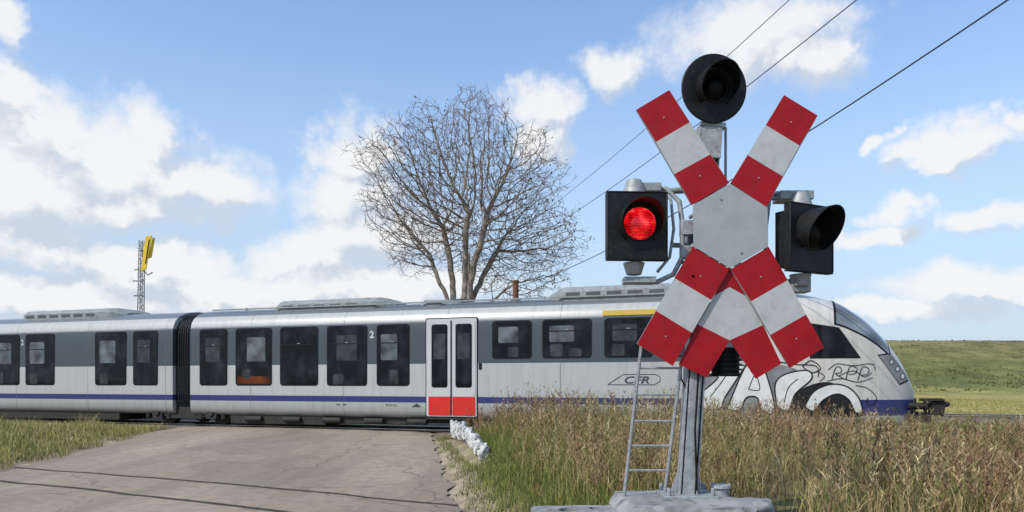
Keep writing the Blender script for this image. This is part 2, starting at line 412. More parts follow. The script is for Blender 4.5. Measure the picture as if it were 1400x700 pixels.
# ------------------------------------------------------------ the railcar
train=empty('diesel_railcar_train',(O[0],O[1],0),RZ,'silver and slate diesel railcar with blue stripe and graffiti','train')
train['localframe']=1
half=[(-1.15,.55),(-1.33,.60),(-1.39,.72),(-1.4,.95),(-1.4,1.5),(-1.4,2.1),(-1.4,2.7),(-1.395,3.1),(-1.385,3.24),(-1.35,3.38),(-1.27,3.52),(-1.13,3.64),(-.93,3.74),(-.65,3.82),(-.33,3.865),(0,3.88)]
full=half+[(-a,b) for a,b in half[-2::-1]]
fa=np.array(full); seg=np.r_[0,np.cumsum(np.hypot(*np.diff(fa,axis=0).T))]; seg/=seg[-1]
def basept(a): return np.interp(a,seg,fa[:,0]),np.interp(a,seg,fa[:,1])
ha=np.array(half)
ZB=.55; SN=-2.9; ST=.34
ps=np.array([-4,-3.2,-2.4,-1.4,-.74,-.25,.05,.26,.33,.34]); pz=np.array([3.88,3.88,3.82,3.57,3.08,2.52,2.06,1.60,1.36,1.2])
fs_=np.linspace(-4,.34,400); fz_=np.interp(fs_,ps,pz); k=41; ker=np.ones(k)/k
fz_=np.convolve(np.pad(fz_,(k//2,k//2),mode='edge'),ker,mode='valid')
def top(s): return float(np.interp(s,fs_,fz_)) if s>-3.9 else 3.88
def wid(s):
    if s<=SN: return 1.
    q=min(.9999,(s-SN)/(ST+.02-SN)); return (1-q**3.0)**(1/2.4)
def Pa(s,a,off=0):
    y,z=basept(a); r=(top(s)-ZB)/(3.88-ZB); return np.array((s,1.4+y*wid(s),ZB+(z-ZB)*r))
def Ps(s,z,off=.008):
    r=(top(s)-ZB)/(3.88-ZB); zb=ZB+(z-ZB)/r
    yb=np.interp(zb,ha[:,1],ha[:,0]); return (s,1.4+yb*wid(s)-off,z)
def outward(fn,u,v,off):
    e=1e-3; p=fn(u,v); a=fn(u+e,v)-p; b=fn(u,v+e)-p; n=np.cross(a,b); n/=np.linalg.norm(n)
    c=np.array((p[0]-1.5,1.4,1.8))
    if np.dot(n,p-c)<0:n=-n
    return tuple(p+n*off)

A=np.linspace(0,1,73)
def carriage(name,S,label):
    b=MB(); vs=[];fs=[];n=len(A)
    for s in S:
        for a in A: vs.append(tuple(Pa(s,a)))
    for i in range(len(S)-1):
        for j in range(n-1): fs.append((i*n+j,i*n+j+1,(i+1)*n+j+1,(i+1)*n+j))
        fs.append((i*n+n-1,i*n,(i+1)*n,(i+1)*n+n-1))
    fs.append(tuple(range(n))); fs.append(tuple(range(len(S)*n-1,(len(S)-1)*n-1,-1)))
    b.add(vs,fs,'livery'); return b.obj(name,train,smooth=.9,label=label)
S1=[-20.0,-16,-12,-8,-5,-3.9,-3.5,-3.2]+[SN+(ST-SN)*math.sin(q*math.pi/2) for q in np.linspace(0,.985,46)]
car1=carriage('carriage',S1,'leading carriage with sloped streamlined cab')
car2=carriage('carriage',[-41,-35,-30,-25,-20.69],'second carriage of the railcar')
for c in(car1,car2): c['localframe']=1

def rrect(s0,s1,z0,z1,r,n=5):
    P=[]
    for cx,cz,a0 in((s1-r,z1-r,0),(s0+r,z1-r,90),(s0+r,z0+r,180),(s1-r,z0+r,270)):
        for i in range(n+1):
            a=math.radians(a0+90*i/n); P.append((cx+r*math.cos(a),cz+r*math.sin(a)))
    return P
def window(s0,s1,z0,z1,car,split=True,seat=0,name='window'):
    b=MB()
    b.prism(rrect(s0,s1,z0,z1,.10),-.006,.01,'rubber')
    b.prism(rrect(s0+.035,s1-.035,z0+.035,z1-.035,.075),-.012,-.006,'glass')
    w=(s1-s0); h_=z1-z0
    # far-side window and seat backs glimpsed through the tinted pane
    sh=random.uniform(.05,.3)*w
    if random.random()<.75:
        b.prism(rrect(s0+.08+sh,min(s1-.08,s0+.08+sh+w*.5),z0+h_*.42,z1-h_*.16,.05),-.0125,-.012,'inside' if random.random()<.45 else 'thru')
    if split:
        zz=z1-.30*h_; b.box(((s0+s1)/2,-.0155,zz),(w-.09,.007,.025),'rubber')
        b.box(((s0+s1)/2,-.017,zz+.03),(.10,.008,.02),'pod')
    if seat:
        b.prism(rrect(s0+.06,s1-.06,z0+.06,z0+.28,.05),-.0140,-.012,'seat')
        b.prism(rrect(s0+w*.2,s0+w*.42,z0+.2,z0+.5,.08),-.0148,-.0140,'inside')
    for f in ((.16,.54) if w>1.2 else (.4,)):
        h=random.uniform(.28,.5)*min(1,h_/1.3)
        if not seat: b.prism(rrect(s0+w*f,s0+w*(f+.26),z0+.05,z0+h,.06),-.0134,-.0125,'inside' if random.random()<.5 else 'glass')
    return b.obj(name,car)
L1=[(-19.64,-18.59,1,0),(-18.29,-16.97,0,1),(-16.69,-15.37,1,0),(-15.08,-13.75,1,0),(-13.45,-12.41,1,0)]
for s0,s1,sp,se in L1: window(s0,s1,1.46,3.20,car1,sp,se)
for i,(s0,s1) in enumerate([(-9.96,-8.84),(-8.56,-7.23),(-6.91,-5.67),(-5.35,-4.1)]): window(s0,s1,2.19,3.21,car1,i!=0)
for s0,s1,sp in[(-22.28,-21.27,1),(-23.88,-22.55,0),(-26.99,-25.65,1),(-28.6,-27.26,1),(-30.3,-28.95,1),(-34.6,-33.3,1),(-36.3,-35,1)]: window(s0,s1,1.46,3.20,car2,sp)
def door(s0,s1,car):
    b=MB(); z0,z1=.64,3.28; mid=(s0+s1)/2
    b.prism(rrect(s0-.07,s1+.07,z0-.04,z1+.06,.06),-.008,.01,'rubber')
    b.prism(rrect(s0-.04,s1+.04,z0-.01,z1+.03,.05),-.02,-.008,'silver')
    for a,c in((s0,mid-.012),(mid+.012,s1)):
        b.prism(rrect(a+.03,c,z0+.02,1.17,.02),-.032,-.02,'doorred')
        b.prism(rrect(a+.03,c,1.175,z1-.02,.04),-.032,-.02,'silver')
        b.prism(rrect(a+.12,c-.09,1.42,z1-.12,.07),-.036,-.032,'rubber')
        b.prism(rrect(a+.145,c-.115,1.445,z1-.145,.05),-.040,-.036,'glass')
        b.prism(rrect(a+.18,c-.16,2.2,2.9,.04),-.0408,-.040,'inside')
    b.box((mid,-.036,(z0+z1)/2),(.03,.01,z1-z0-.05),'rubber')
    b.box((s1+.14,-.01,2.0),(.08,.02,.16),'rubber')
    b.box((mid,-.06,z0-.07),(s1-s0,.16,.03),'dark')
    return b.obj('door',car)
door(-11.85,-10.44,car1); door(-33.0,-31.6,car2)
b=MB(); b.box((-5.9,-.004,3.335),(2.1,.012,.13),'yellow'); b.obj('class_stripe',car1)
def text(s,body,size,sc,z,matk,name,parent,shear=0,bold=.0,y=-.007):
    cu=bpy.data.curves.new(name,'FONT'); cu.body=body; cu.size=size; cu.extrude=.0015; cu.shear=shear; cu.offset=bold; cu.align_x='CENTER'
    o=bpy.data.objects.new('tmp',cu); col.objects.link(o); dg=bpy.context.evaluated_depsgraph_get()
    me=bpy.data.meshes.new_from_object(o.evaluated_get(dg)); bpy.data.objects.remove(o)
    me.name=name; me.materials.clear(); me.materials.append(M[matk])
    ob=bpy.data.objects.new(name,me); col.objects.link(ob); ob.parent=parent
    ob.rotation_euler=(math.pi/2,0,0); ob.location=(s,y,z); ob.scale=(sc,1,1); return ob
text(-6.10,'CFR',.25,1.45,1.545,'navy','railway_logo',car1,.25,.004)
def ribbon(b,pts,w,k,off=.008,closed=False,step=.05,fn=Ps):
    pts=[np.array(p,float) for p in pts]
    if closed: pts.append(pts[0])
    out=[]
    for i in range(len(pts)-1):
        L=np.linalg.norm(pts[i+1]-pts[i]); n=max(1,int(L/step))
        for j in range(n): out.append(pts[i]+(pts[i+1]-pts[i])*j/n)
    out.append(pts[-1])
    vs=[]
    for i,p in enumerate(out):
        d=out[min(i+1,len(out)-1)]-out[max(i-1,0)]; d/= (np.linalg.norm(d)+1e-9); nrm=np.array((-d[1],d[0]))
        for sg in(-1,1):
            q=p+nrm*sg*w/2; vs.append(fn(q[0],q[1],off))
    fs=[(2*i,2*i+1,2*i+3,2*i+2) for i in range(len(out)-1)]
    b.add(vs,fs,k)
b=MB()
ribbon(b,[(-6.82,1.51),(-5.64,1.51),(-5.50,1.60),(-5.50,1.71),(-5.62,1.77),(-6.42,1.77)],.016,'navy',closed=True)
b.obj('logo_outline',car1,smooth=0)
text(-13.6,'2',.27,1,2.83,'silver','class_number',car1,0,.012)
text(-27.125,'2',.27,.95,2.83,'silver','class_number',car2,0,.008)
text(-13.0,'95 53 9 6',.075,1.2,.90,'navy','carriage_lettering',car1)
text(-14.6,'REV . SVI',.07,1.2,.90,'navy','carriage_lettering',car1)
b=MB(); b.prism([(-12.35,.88),(-12.05,.88),(-12.2,.98)],-.006,.0,'navy'); b.obj('jacking_mark',car1)

# nose glazing
def quad(c,u,v):
    c=[np.array(p) for p in c]; return (c[0]*(1-u)+c[1]*u)*(1-v)+(c[3]*(1-u)+c[2]*u)*v
cw=[(-2.0,2.16),(-.98,2.16),(-1.42,2.82),(-1.98,2.92)]
def grow(c,d):
    m=sum(np.array(p) for p in c)/len(c); return [tuple(m+(np.array(p)-m)*(1+d)) for p in c]
for side in(0,1):
    def sf(cc,off):
        def f(u,v):
            p=quad(cc,u,v); q=Ps(p[0],p[1],off); return q if side==0 else (q[0],2.8-q[1],q[2])
        return f
    b=MB(); b.grid(sf(grow(cw,.09),.006),10,8,'rubber'); b.grid(sf(cw,.011),10,8,'glass'); b.obj('cab_window',car1,smooth=1.2,fix=False)
    hl=[(-.54,2.18),(-.27,2.22),(.14,1.64),(-.08,1.54)]
    b=MB(); b.grid(sf(grow(hl,.10),.006),8,10,'rubber'); b.grid(sf(hl,.012),8,10,'lampglass')
    for (cs_,cz_,rr) in((.0,1.71,.07),(-.12,1.88,.065),(-.26,2.04,.055)):
        for f_,kk_,of_ in((1,'rubber',.017),(.75,'chrome',.021)):
            vs=[]
            for j in range(16):
                a=2*math.pi*j/16; p_=Ps(cs_+rr*f_*.8*math.cos(a),cz_+rr*f_*math.sin(a),of_); vs.append(p_ if side==0 else (p_[0],2.8-p_[1],p_[2]))
            b.add(vs,[tuple(range(16))],kk_)
    b.obj('headlight',car1,smooth=1.2,fix=False)
b=MB()
def wf(u,v):
    s=-1.46+u*1.14; a0=.310+.010*u; return outward(Pa,s,a0+(1-2*a0)*v,.011)
def wb(u,v):
    s=-1.51+u*1.22; a0=.304+.010*u; return outward(Pa,s,a0+(1-2*a0)*v,.005)
b.grid(wb,16,40,'rubber'); b.grid(wf,16,40,'ceil')
b.obj('windscreen',car1,smooth=1.2,fix=False)

# graffiti on the cab side
def curve(pts,n=8):
    P=[np.array(p,float) for p in pts]; P=[P[0]]+P+[P[-1]]; out=[]
    for i in range(1,len(P)-2):
        for j in range(n):
            t=j/n; p0,p1,p2,p3=P[i-1:i+3]
            out.append(.5*((2*p1)+(-p0+p2)*t+(2*p0-5*p1+4*p2-p3)*t*t+(-p0+3*p1-3*p2+p3)*t**3))
    out.append(P[-2]); return out
b=MB()
import mathutils.geometry as mg
def blob_fill(Lp,k,off,w=.04):
    pts=curve(Lp+[Lp[0]],6)[:-1]
    tri=mg.tessellate_polygon([[Vector((p[0],p[1],0)) for p in pts]])
    for t3 in tri:
        a_,b_,c_=[np.array(pts[i]) for i in t3]; n=4; idx={};vs=[];fs=[]
        for i in range(n+1):
            for j in range(n+1-i):
                idx[i,j]=len(vs); p=a_+(b_-a_)*i/n+(c_-a_)*j/n; vs.append(Ps(p[0],p[1],off))
        for i in range(n):
            for j in range(n-i):
                fs.append((idx[i,j],idx[i+1,j],idx[i,j+1]))
                if i+j<n-1: fs.append((idx[i+1,j],idx[i+1,j+1],idx[i,j+1]))
        b.add(vs,fs,k)
    if w: ribbon(b,pts,w,'ink',off+.003,True)
blob_fill([(-4.95,.85),(-3.9,.80),(-2.6,.80),(-2.2,1.3),(-2.3,1.85),(-3.0,2.0),(-4.2,1.85),(-4.85,1.5)],'greyspray',.0045,0)
blob_fill([(-2.65,.80),(-1.8,.76),(-.95,.78),(-.92,1.05),(-1.2,1.38),(-1.7,1.58),(-2.3,1.35)],'ink',.007,0)
letters=[ [(-4.75,.95),(-4.1,.92),(-3.95,1.2),(-3.55,1.85),(-3.55,1.98),(-4.65,1.98),(-4.65,1.72),(-4.1,1.70),(-4.7,1.15)],
          [(-3.90,.92),(-3.60,.9),(-3.45,1.2),(-3.2,1.2),(-3.1,.9),(-2.80,.9),(-3.05,1.9),(-3.3,2.05),(-3.5,1.9)],
          [(-2.75,.95),(-2.5,.92),(-2.35,1.3),(-2.0,1.65),(-2.1,1.85),(-2.6,1.75),(-2.8,1.5)],
          [(-2.15,1.00),(-1.95,.90),(-1.75,1.15),(-1.45,1.30),(-1.2,1.18),(-1.05,.88),(-.90,.92),(-1.0,1.25),(-1.25,1.48),(-1.6,1.52),(-1.95,1.35)] ]
for Lp in letters: blob_fill(Lp,'spray',.010,.032)
for pts in ([(-4.5,1.85),(-3.9,1.84),(-4.3,1.2)],[(-3.4,1.4),(-3.25,1.75),(-3.15,1.4),(-3.4,1.4)],[(-2.6,1.1),(-2.5,1.45),(-2.3,1.65)],
            [(-2.9,2.1),(-2.4,2.0),(-1.9,1.95),(-1.85,1.7)],[(-2.2,1.95),(-2.0,2.08),(-1.8,1.9),(-2.0,1.8),(-2.2,1.95)]):
    ribbon(b,curve(pts),.020,'ink',.0145)
b.obj('graffiti',car1,smooth=0,fix=False,label='silver, grey and black sprayed graffiti lettering')
b=MB()
for pts in ([(-1.56,1.64),(-1.47,1.92),(-1.36,1.90),(-1.37,1.80),(-1.48,1.77),(-1.30,1.66)],
            [(-1.26,1.63),(-1.17,1.93),(-1.02,1.90),(-1.06,1.78),(-1.20,1.76)],
            [(-1.0,1.62),(-.90,1.92),(-.76,1.88),(-.80,1.76),(-.94,1.74)],
            [(-1.66,1.60),(-1.35,1.66),(-1.0,1.58),(-.68,1.68)],[(-1.64,1.86),(-1.45,2.00),(-1.1,1.96),(-.70,2.0),(-.62,1.85)],
            [(-1.42,1.72),(-1.1,1.84),(-.85,1.70),(-.70,1.80)],
            [(-1.05,1.50),(-.8,1.44),(-.60,1.24),(-.66,1.06),(-.80,1.08),(-.78,1.22)],
            [(-1.9,1.85),(-1.72,1.72),(-1.82,1.6)]):
    ribbon(b,curve(pts),.016,'ink',.0145)
b.obj('graffiti',car1,smooth=0,fix=False,label='thin black scrawled tag on the cab')

# bellows
b=MB()
for i in range(8):
    s0=-20.69+i*.69/8
    for (sa,sb,sc) in((s0,s0+.043,.945),(s0+.043,s0+.086,.925)):
        vs=[];
        for s in(sa,sb):
            for a in A[::2]:
                y,z=basept(a); vs.append((s,1.4+y*sc*.96,2.2+(z-2.2)*sc))
        n=len(A[::2]); b.add(vs,[(j,j+1,n+j+1,n+j) for j in range(n-1)],'rubber')
b.obj('bellows',train,smooth=0,fix=False)
b=MB()
for s0,s1,z0,z1,y0 in((-18.6,-15.2,.30,.60,.14),(-14.8,-12.6,.36,.60,.2),(-9.9,-6.3,.30,.60,.14),(-29,-23.0,.32,.60,.14),(-34.5,-31,.36,.60,.2),(-12.4,-10.0,.42,.60,.3)):
    b.box(((s0+s1)/2,1.4,(z0+z1)/2),(s1-s0,2.8-2*y0,z1-z0),'dark')
for s in np.arange(-18,-6.5,1.37): b.cyl((s,.10,.46),(s+.6,.10,.46),.09,.09,'dark',10)
b.box((-30.8,1.4,.585),(20.2,2.5,.05),'dark'); b.box((-12.0,1.4,.585),(15.8,2.5,.05),'dark')
b.obj('underframe',train,bevel=.02)
def bogie(sc):
    b=MB()
    for y in(.22,2.58):
        b.prism([(sc-1.55,.62),(sc-1.5,.78),(sc+1.5,.78),(sc+1.55,.62),(sc+1.2,.58),(sc+.55,.42),(sc-.55,.42),(sc-1.2,.58)],y-.07,y+.07,'dark')
        for w in(-1.05,1.05):
            b.box((sc+w,y-.02,.58),(.40,.2,.32),'dark'); b.cyl((sc+w,y-.1,.60),(sc+w,y-.17,.60),.11,.10,'dark',12)
            b.cyl((sc+w*.6,y-.03,.40),(sc+w*.6,y-.03,.74),.10,.10,'dark',10); b.cyl((sc+w*1.4,y-.03,.42),(sc+w*1.4,y-.03,.72),.08,.08,'dark',10)
    b.box((sc,1.4,.62),(.7,2.0,.2),'dark')
    bo=b.obj('bogie',train,bevel=.01); bo['localframe']=1
    for w in(-1.05,1.05):
        b=MB()
        for y in(.60,2.06):
            b.cyl((sc+w,y,.60),(sc+w,y+.13,.60),.385,.385,'wheel',28); b.cyl((sc+w,y+.13,.60),(sc+w,y+.16,.60),.42,.42,'wheel',28)
        b.cyl((sc+w,.6,.60),(sc+w,2.2,.60),.08,.08,'dark',10)
        b.obj('wheelset',bo)
for s in(-20.35,-3.6,-37.5): bogie(s)
def pod(s0,s1,h,name='roof_unit',car=car1,w=.95):
    b=MB(); sec=[(-w,3.66),(-w,h-.14),(-w+.14,h-.02),(-w*.4,h+.02),(w*.4,h+.02),(w-.14,h-.02),(w,h-.14),(w,3.66)]
    ss_=[(s0,.62),(s0+.35,.93),(s0+.5,1),(s1-.5,1),(s1-.35,.93),(s1,.62)]
    vs=[]
    for s,f in ss_:
        for y,z in sec: vs.append((s,1.4+y*f,3.66+(z-3.66)*(f if f<1 else 1)))
    n=8; fs=[(i*n+j,i*n+j+1,(i+1)*n+j+1,(i+1)*n+j) for i in range(5) for j in range(7)]+[tuple(range(8)),tuple(range(47,39,-1))]
    b.add(vs,fs,'pod')
    k=int((s1-s0-1.2)/.55)
    for i in range(k):
        b.box((s0+.75+i*.55,1.4-w-.004,h-.23),(.38,.012,.10),'podside')
    b.cyl((s0+1.1,1.4,h),(s0+1.1,1.4,h+.05),.3,.3,'podside',20); b.cyl((s1-1.1,1.4,h),(s1-1.1,1.4,h+.05),.3,.3,'podside',20)
    return b.obj(name,car,bevel=.015)
pod(-17.5,-13.3,4.07); pod(-8.6,-4.0,4.13); pod(-28.1,-23.4,4.07,car=car2); pod(-12.6,-11.2,3.93)
b=MB(); b.cyl((-9.76,1.4,3.8),(-9.76,1.4,4.42),.085,.085,'rust',14); b.cyl((-9.76,1.4,4.42),(-9.76,1.4,4.47),.10,.10,'rust',14); b.cyl((-9.76,1.4,3.8),(-9.76,1.4,3.95),.16,.15,'podside',16); b.obj('exhaust_pipe',car1)
b=MB()
for s in(-19,-11.9,-3.4): b.cyl((s,1.4,3.8),(s,1.4,3.98),.07,.05,'pod',12)
b.box((-12.0,.42,3.83),(15.0,.05,.04),'pod')
b.obj('roof_vent',car1)
b=MB(); b.box((.45,1.4,1.0),(.6,.22,.16),'dark'); b.box((.86,1.4,1.0),(.28,.40,.34),'dark'); b.cyl((1.0,1.3,1.05),(1.12,1.3,1.05),.09,.04,'dark',12)
b.box((.7,1.15,1.16),(.5,.07,.07),'dark'); b.box((.35,1.4,.72),(.5,1.6,.16),'dark'); b.cyl((.3,1.1,.86),(.95,1.1,.80),.03,.03,'dark',8)
for y in(.75,2.05): b.cyl((.1,y,1.02),(.48,y,1.02),.07,.07,'dark',12); b.cyl((.48,y,1.02),(.52,y,1.02),.17,.17,'dark',20)
b.obj('coupler',train,bevel=.01)

# ------------------------------------------------------------ crossing signal
PX=168.5; BY=6.0
def q(x,y): return ((x-700)/PX, CAMZ+(521-y)/PX)
sig=empty('level_crossing_signal',(1.45,6.1,.60),0,'grey crossing signal with red and white crossbucks, one lamp lit','railway crossing signal')
def board(name,polys,y,th=.02,label=None):
    b=MB()
    for pts,k in polys:
        b.prism([q(*p) for p in pts],y,y+.003,k)
    return b
def armobj(polys,outline,y,name='crossbuck_arm',label=None):
    b=board(name,polys,y)
    b.prism([q(*p) for p in outline],y+.003,y+.024,'gal')
    m=[sum(p[i] for p in outline)/4 for i in(0,1)]
    for f in(-.62,.62):
        e=[(outline[0][i]+outline[1][i])/2 for i in(0,1)]
        c=q(m[0]+(e[0]-m[0])*f,m[1]+(e[1]-m[1])*f); b.cyl((c[0],y-.006,c[1]),(c[0],y+.001,c[1]),.006,.006,'cgrey',8)
    return b.obj(name,sig,smooth=0,label=label)
armobj([([(870,150),(915,123),(943,167),(897,194)],'red'),([(897,194),(943,167),(971,211),(922,238)],'white'),([(922,238),(971,211),(997,250),(946,280)],'red')],
       [(870,150),(915,123),(997,250),(946,280)],BY)
armobj([([(1072,130),(1118,158),(1093,199),(1047,171)],'red'),([(1047,171),(1093,199),(1070,241),(1022,212)],'white'),([(1022,212),(1070,241),(1048,283),(999,250)],'red')],
       [(1072,130),(1118,158),(1048,283),(999,250)],BY)
armobj([([(947,337.5),(997,368),(972,410),(922,380)],'red'),([(922,380),(972,410),(946,455),(897,425)],'white'),([(897,425),(946,455),(920,500),(871,470)],'red')],
       [(871,470),(920,500),(997,368),(947,337.5)],BY)
armobj([([(1051,337.5),(1077,383),(1027,412),(999,368)],'red'),([(1077,383),(1102,430),(1053,458),(1027,412)],'white'),([(1102,430),(1127,475),(1080,503),(1053,458)],'red')],
       [(1127,475),(1080,503),(999,368),(1051,337.5)],BY)
b=board('',[([(947,281),(998,251),(1049,284),(1050,337),(998,367),(948,337)],'cgrey')],BY-.004); 
b.prism([q(*p) for p in [(949,283),(998,254),(1047,286),(1048,335),(998,364),(950,335)]],BY-.001,BY+.02,'gal')
for (cx,cy) in((985,272),(1013,345)):
    c=q(cx,cy); b.cyl((c[0],BY-.012,c[1]),(c[0],BY-.004,c[1]),.010,.010,'gal',8)
b.obj('crossbuck_centre',sig,smooth=0)
H2=BY+.030
b=board('',[([(999,360),(1021,404),(999,392),(978,404)],'red'),([(978,404),(999,392),(999,465),(955,443)],'white'),([(999,392),(1021,404),(1045,444),(999,465)],'white'),
   ([(955,443),(999,465),(968,516),(929,498)],'red'),([(1045,444),(1070,497),(1035,518),(999,465)],'red')],H2)
b.prism([q(*p) for p in [(998,362),(978,405),(931,497),(967,514),(998,466)]],H2+.003,H2+.02,'gal')
b.prism([q(*p) for p in [(1000,362),(1000,466),(1035,516),(1068,496),(1020,405)]],H2+.003,H2+.02,'gal')
b.obj('half_crossbuck',sig,smooth=0)
b=MB()
p0=Vector((1.454,6.16,.66)); p1=Vector((1.650,6.16,3.68)); d=(p1-p0); L=d.length; ang=math.atan2(d.x,d.z)
T=Matrix.Translation(p0)@Matrix.Rotation(ang,4,'Y')
b.box((-.070,0,L/2),(.014,.14,L),'gal',T); b.box((.070,0,L/2),(.014,.14,L),'gal',T); b.box((0,-.0,L/2),(.126,.014,L),'gal',T)
b.box((0,-.064,L/2-.55),(.10,.012,L-1.1),'gal',T)
b.box((0,0,L+.02),(.20,.22,.04),'gal',T); b.box((-.02,-.06,L-.12),(.19,.10,.26),'gal',T)
for sx in(-1,1):
    b.add([(sx*.077,-.006,0),(sx*.077,-.006,.22),(sx*.14,-.006,0),(sx*.077,.006,0),(sx*.077,.006,.22),(sx*.14,.006,0)],[(0,1,2),(5,4,3),(0,3,4,1),(1,4,5,2),(2,5,3,0)],'gal',T)
b.box((1.454,6.16,.655),(.44,.38,.025),'gal')
for sx in(-1,1):
    for sy in(-1,1): b.cyl((1.454+sx*.18,6.16+sy*.15,.65),(1.454+sx*.18,6.16+sy*.15,.73),.018,.018,'gal',6)
b.obj('post',sig,bevel=.003)
b=MB()
b.tube([(1.12,6.27,3.20),(1.5,6.27,3.22),(2.0,6.27,3.20),(2.42,6.22,3.16)],.028,'gal',10)
b.tube([(1.0,6.22,3.20),(1.28,6.15,3.20),(1.38,6.1,3.08),(1.40,6.08,2.9),(1.40,6.08,2.62),(1.33,6.1,2.48),(1.20,6.12,2.42),(1.02,6.12,2.42)],.022,'gal',10)
b.tube([(1.16,6.2,3.24),(1.31,6.1,3.10),(1.33,6.08,2.85),(1.30,6.1,2.62),(1.2,6.12,2.5)],.014,'gal',8)
b.tube([(2.42,6.25,3.15),(2.16,6.2,3.13),(2.12,6.18,2.9),(2.12,6.18,2.6),(2.2,6.2,2.45),(2.38,6.2,2.42)],.02,'gal',10)
b.tube([(1.34,6.2,2.74),(1.6,6.25,2.74),(2.12,6.2,2.74)],.022,'gal',10)
b.tube([(1.40,6.2,2.60),(1.6,6.25,2.58),(2.12,6.2,2.58)],.018,'gal',10)
b.box((1.44,6.1,2.86),(.10,.10,.12),'gal'); b.box((1.43,6.1,2.66),(.08,.1,.10),'gal'); b.box((1.66,6.22,3.2),(.26,.14,.12),'gal'); b.box((1.60,6.24,2.7),(.26,.12,.26),'gal')
b.tube([(1.79,6.2,3.1),(1.79,6.2,3.3),(1.785,6.18,3.72)],.012,'gal',8)
b.tube([(1.66,6.16,3.66),(1.66,6.12,3.80),(1.65,6.10,3.95)],.03,'gal',8)
b.box((2.40,6.2,2.40),(.16,.14,.12),'gal'); b.box((2.37,6.24,3.15),(.28,.2,.07),'gal'); b.box((1.09,6.18,3.20),(.28,.2,.07),'gal'); b.box((1.05,6.12,2.43),(.26,.16,.05),'gal')
for zz in(2.45,2.7,2.95): b.cyl((1.47,6.0,zz),(1.47,6.1,zz),.018,.018,'gal',6)
b.tube([(1.52,6.08,.70),(1.50,6.06,1.2),(1.53,6.06,1.7),(1.56,6.08,2.3)],.010,'rubber',6)
b.obj('bracket',sig,bevel=.006)
def lamp(x,z,y,yaw,square,lit,tilt=0,hood=.15,lz=0,lx=0):
    T=Matrix.Translation((x,y,z))@Matrix.Rotation(yaw,4,'Z')@Matrix.Rotation(tilt,4,'X')
    T2=T@Matrix.Translation((lx,0,lz))
    b=MB()
    if square:
        P=rrect(-.25,.25,-.28,.28,.025); b.prism(P,-.02,.02,'black',T)
        b.box((0,.01,.272),(.50,.07,.012),'black',T); b.box((0,.01,-.272),(.50,.07,.012),'black',T); b.box((.245,.01,0),(.012,.07,.53),'black',T); b.box((-.245,.01,0),(.012,.07,.53),'black',T)
        b.box((0,.10,0),(.40,.17,.46),'black',T); b.cyl((.0,.10,.28),(.0,.10,.40),.10,.06,'gal',12,True,T); b.cyl((.0,.10,-.28),(.0,.10,-.38),.09,.06,'gal',12,True,T)
    else:
        b.cyl((0,-.015,0),(0,.015,0),.275,.275,'black',48,True,T)
        b.cyl((0,.015,0),(0,.17,0),.19,.14,'black',28,True,T); b.cyl((0,.17,0),(0,.2,0),.06,.06,'gal',12,True,T)
    o=b.obj('lamp_housing',sig,bevel=.006); 
    b=MB(); R=.180 if square else .165; n=40; 
    a0,a1=math.radians(-50),math.radians(230)
    vs=[]
    for i in range(n+1):
        a=a0+(a1-a0)*i/n; k=math.sin(a); ln=.06+hood*max(0,(k+.77)/1.77)
        for rr in(R,R-.008):
            vs.append((rr*math.cos(a),-.02,rr*math.sin(a))); vs.append((rr*.96*math.cos(a),-.02-ln,rr*.96*math.sin(a)))
    fs=[]
    for i in range(n):
        o0=4*i;o1=4*i+4
        fs+=[(o0,o1,o1+1,o0+1),(o0+2,o0+3,o1+3,o1+2),(o0+1,o1+1,o1+3,o0+3)]
    fs+=[(0,1,3,2),(4*n,4*n+2,4*n+3,4*n+1)]
    b.add(vs,fs,'black',T2); b.obj('lamp_hood',sig,smooth=.8)
    b=MB(); rl=.130 if square else .10; vs=[(0,-.02-.055,0)]; fs=[]; m=36
    for r_i,f in enumerate((.35,.7,1.)):
        for j in range(m):
            a=2*math.pi*j/m; vs.append((rl*f*math.cos(a),-.021-.054*math.sqrt(max(0,1-f*f)),rl*f*math.sin(a)))
    fs=[(0,1+j,1+(j+1)%m) for j in range(m)]
    for r_i in range(2):
        for j in range(m): fs.append((1+r_i*m+j,1+(r_i+1)*m+j,1+(r_i+1)*m+(j+1)%m,1+r_i*m+(j+1)%m))
    b.add(vs,fs,'lens' if lit else 'lensd',T2)
    b.cyl((0,-.018,0),(0,-.028,0),rl+.025,rl+.012,'rubber',36,False,T2)
    lo=b.obj('lamp_lens',sig,smooth=1.2); lo['label']='lit red lens' if lit else 'dark unlit lens'
lamp(1.009,2.852,5.98,math.radians(4),True,True,0,.15,.02,.02)
lamp(2.439,2.765,6.05,math.radians(27),True,False,0,.19,.05,.0)
lamp(1.644,3.98,6.02,math.radians(8),False,False,math.radians(4),.16)
b=MB()
la,lb=Vector((1.068,6.10,1.90)),Vector((.938,6.22,.60)); ra,rb=Vector((1.395,6.10,1.74)),Vector((1.276,6.22,.60))
for a,c in((la,lb),(ra,rb)): b.cyl(a,c,.014,.014,'gal',6)
for yy in(503,540,577,612,647):
    zz=CAMZ+(521-yy)/PX; fa_=(1.90-zz)/(1.90-.60); fb_=(1.74-zz)/(1.74-.60)
    b.cyl(la.lerp(lb,fa_),ra.lerp(rb,fb_),.010,.010,'gal',6)
b.tube([(1.395,6.1,1.74),(1.40,6.12,1.62),(1.45,6.12,1.52),(1.52,6.12,1.50),(1.57,6.1,1.58),(1.60,6.1,1.72)],.007,'rubber',6)
b.obj('ladder',sig)
b=MB()
b.cyl((1.80,6.24,1.64),(1.80,6.24,1.88),.115,.115,'bell',20)
for i in range(6): b.cyl((1.80,6.24,1.65+i*.04),(1.80,6.24,1.665+i*.04),.135,.135,'bell',20)
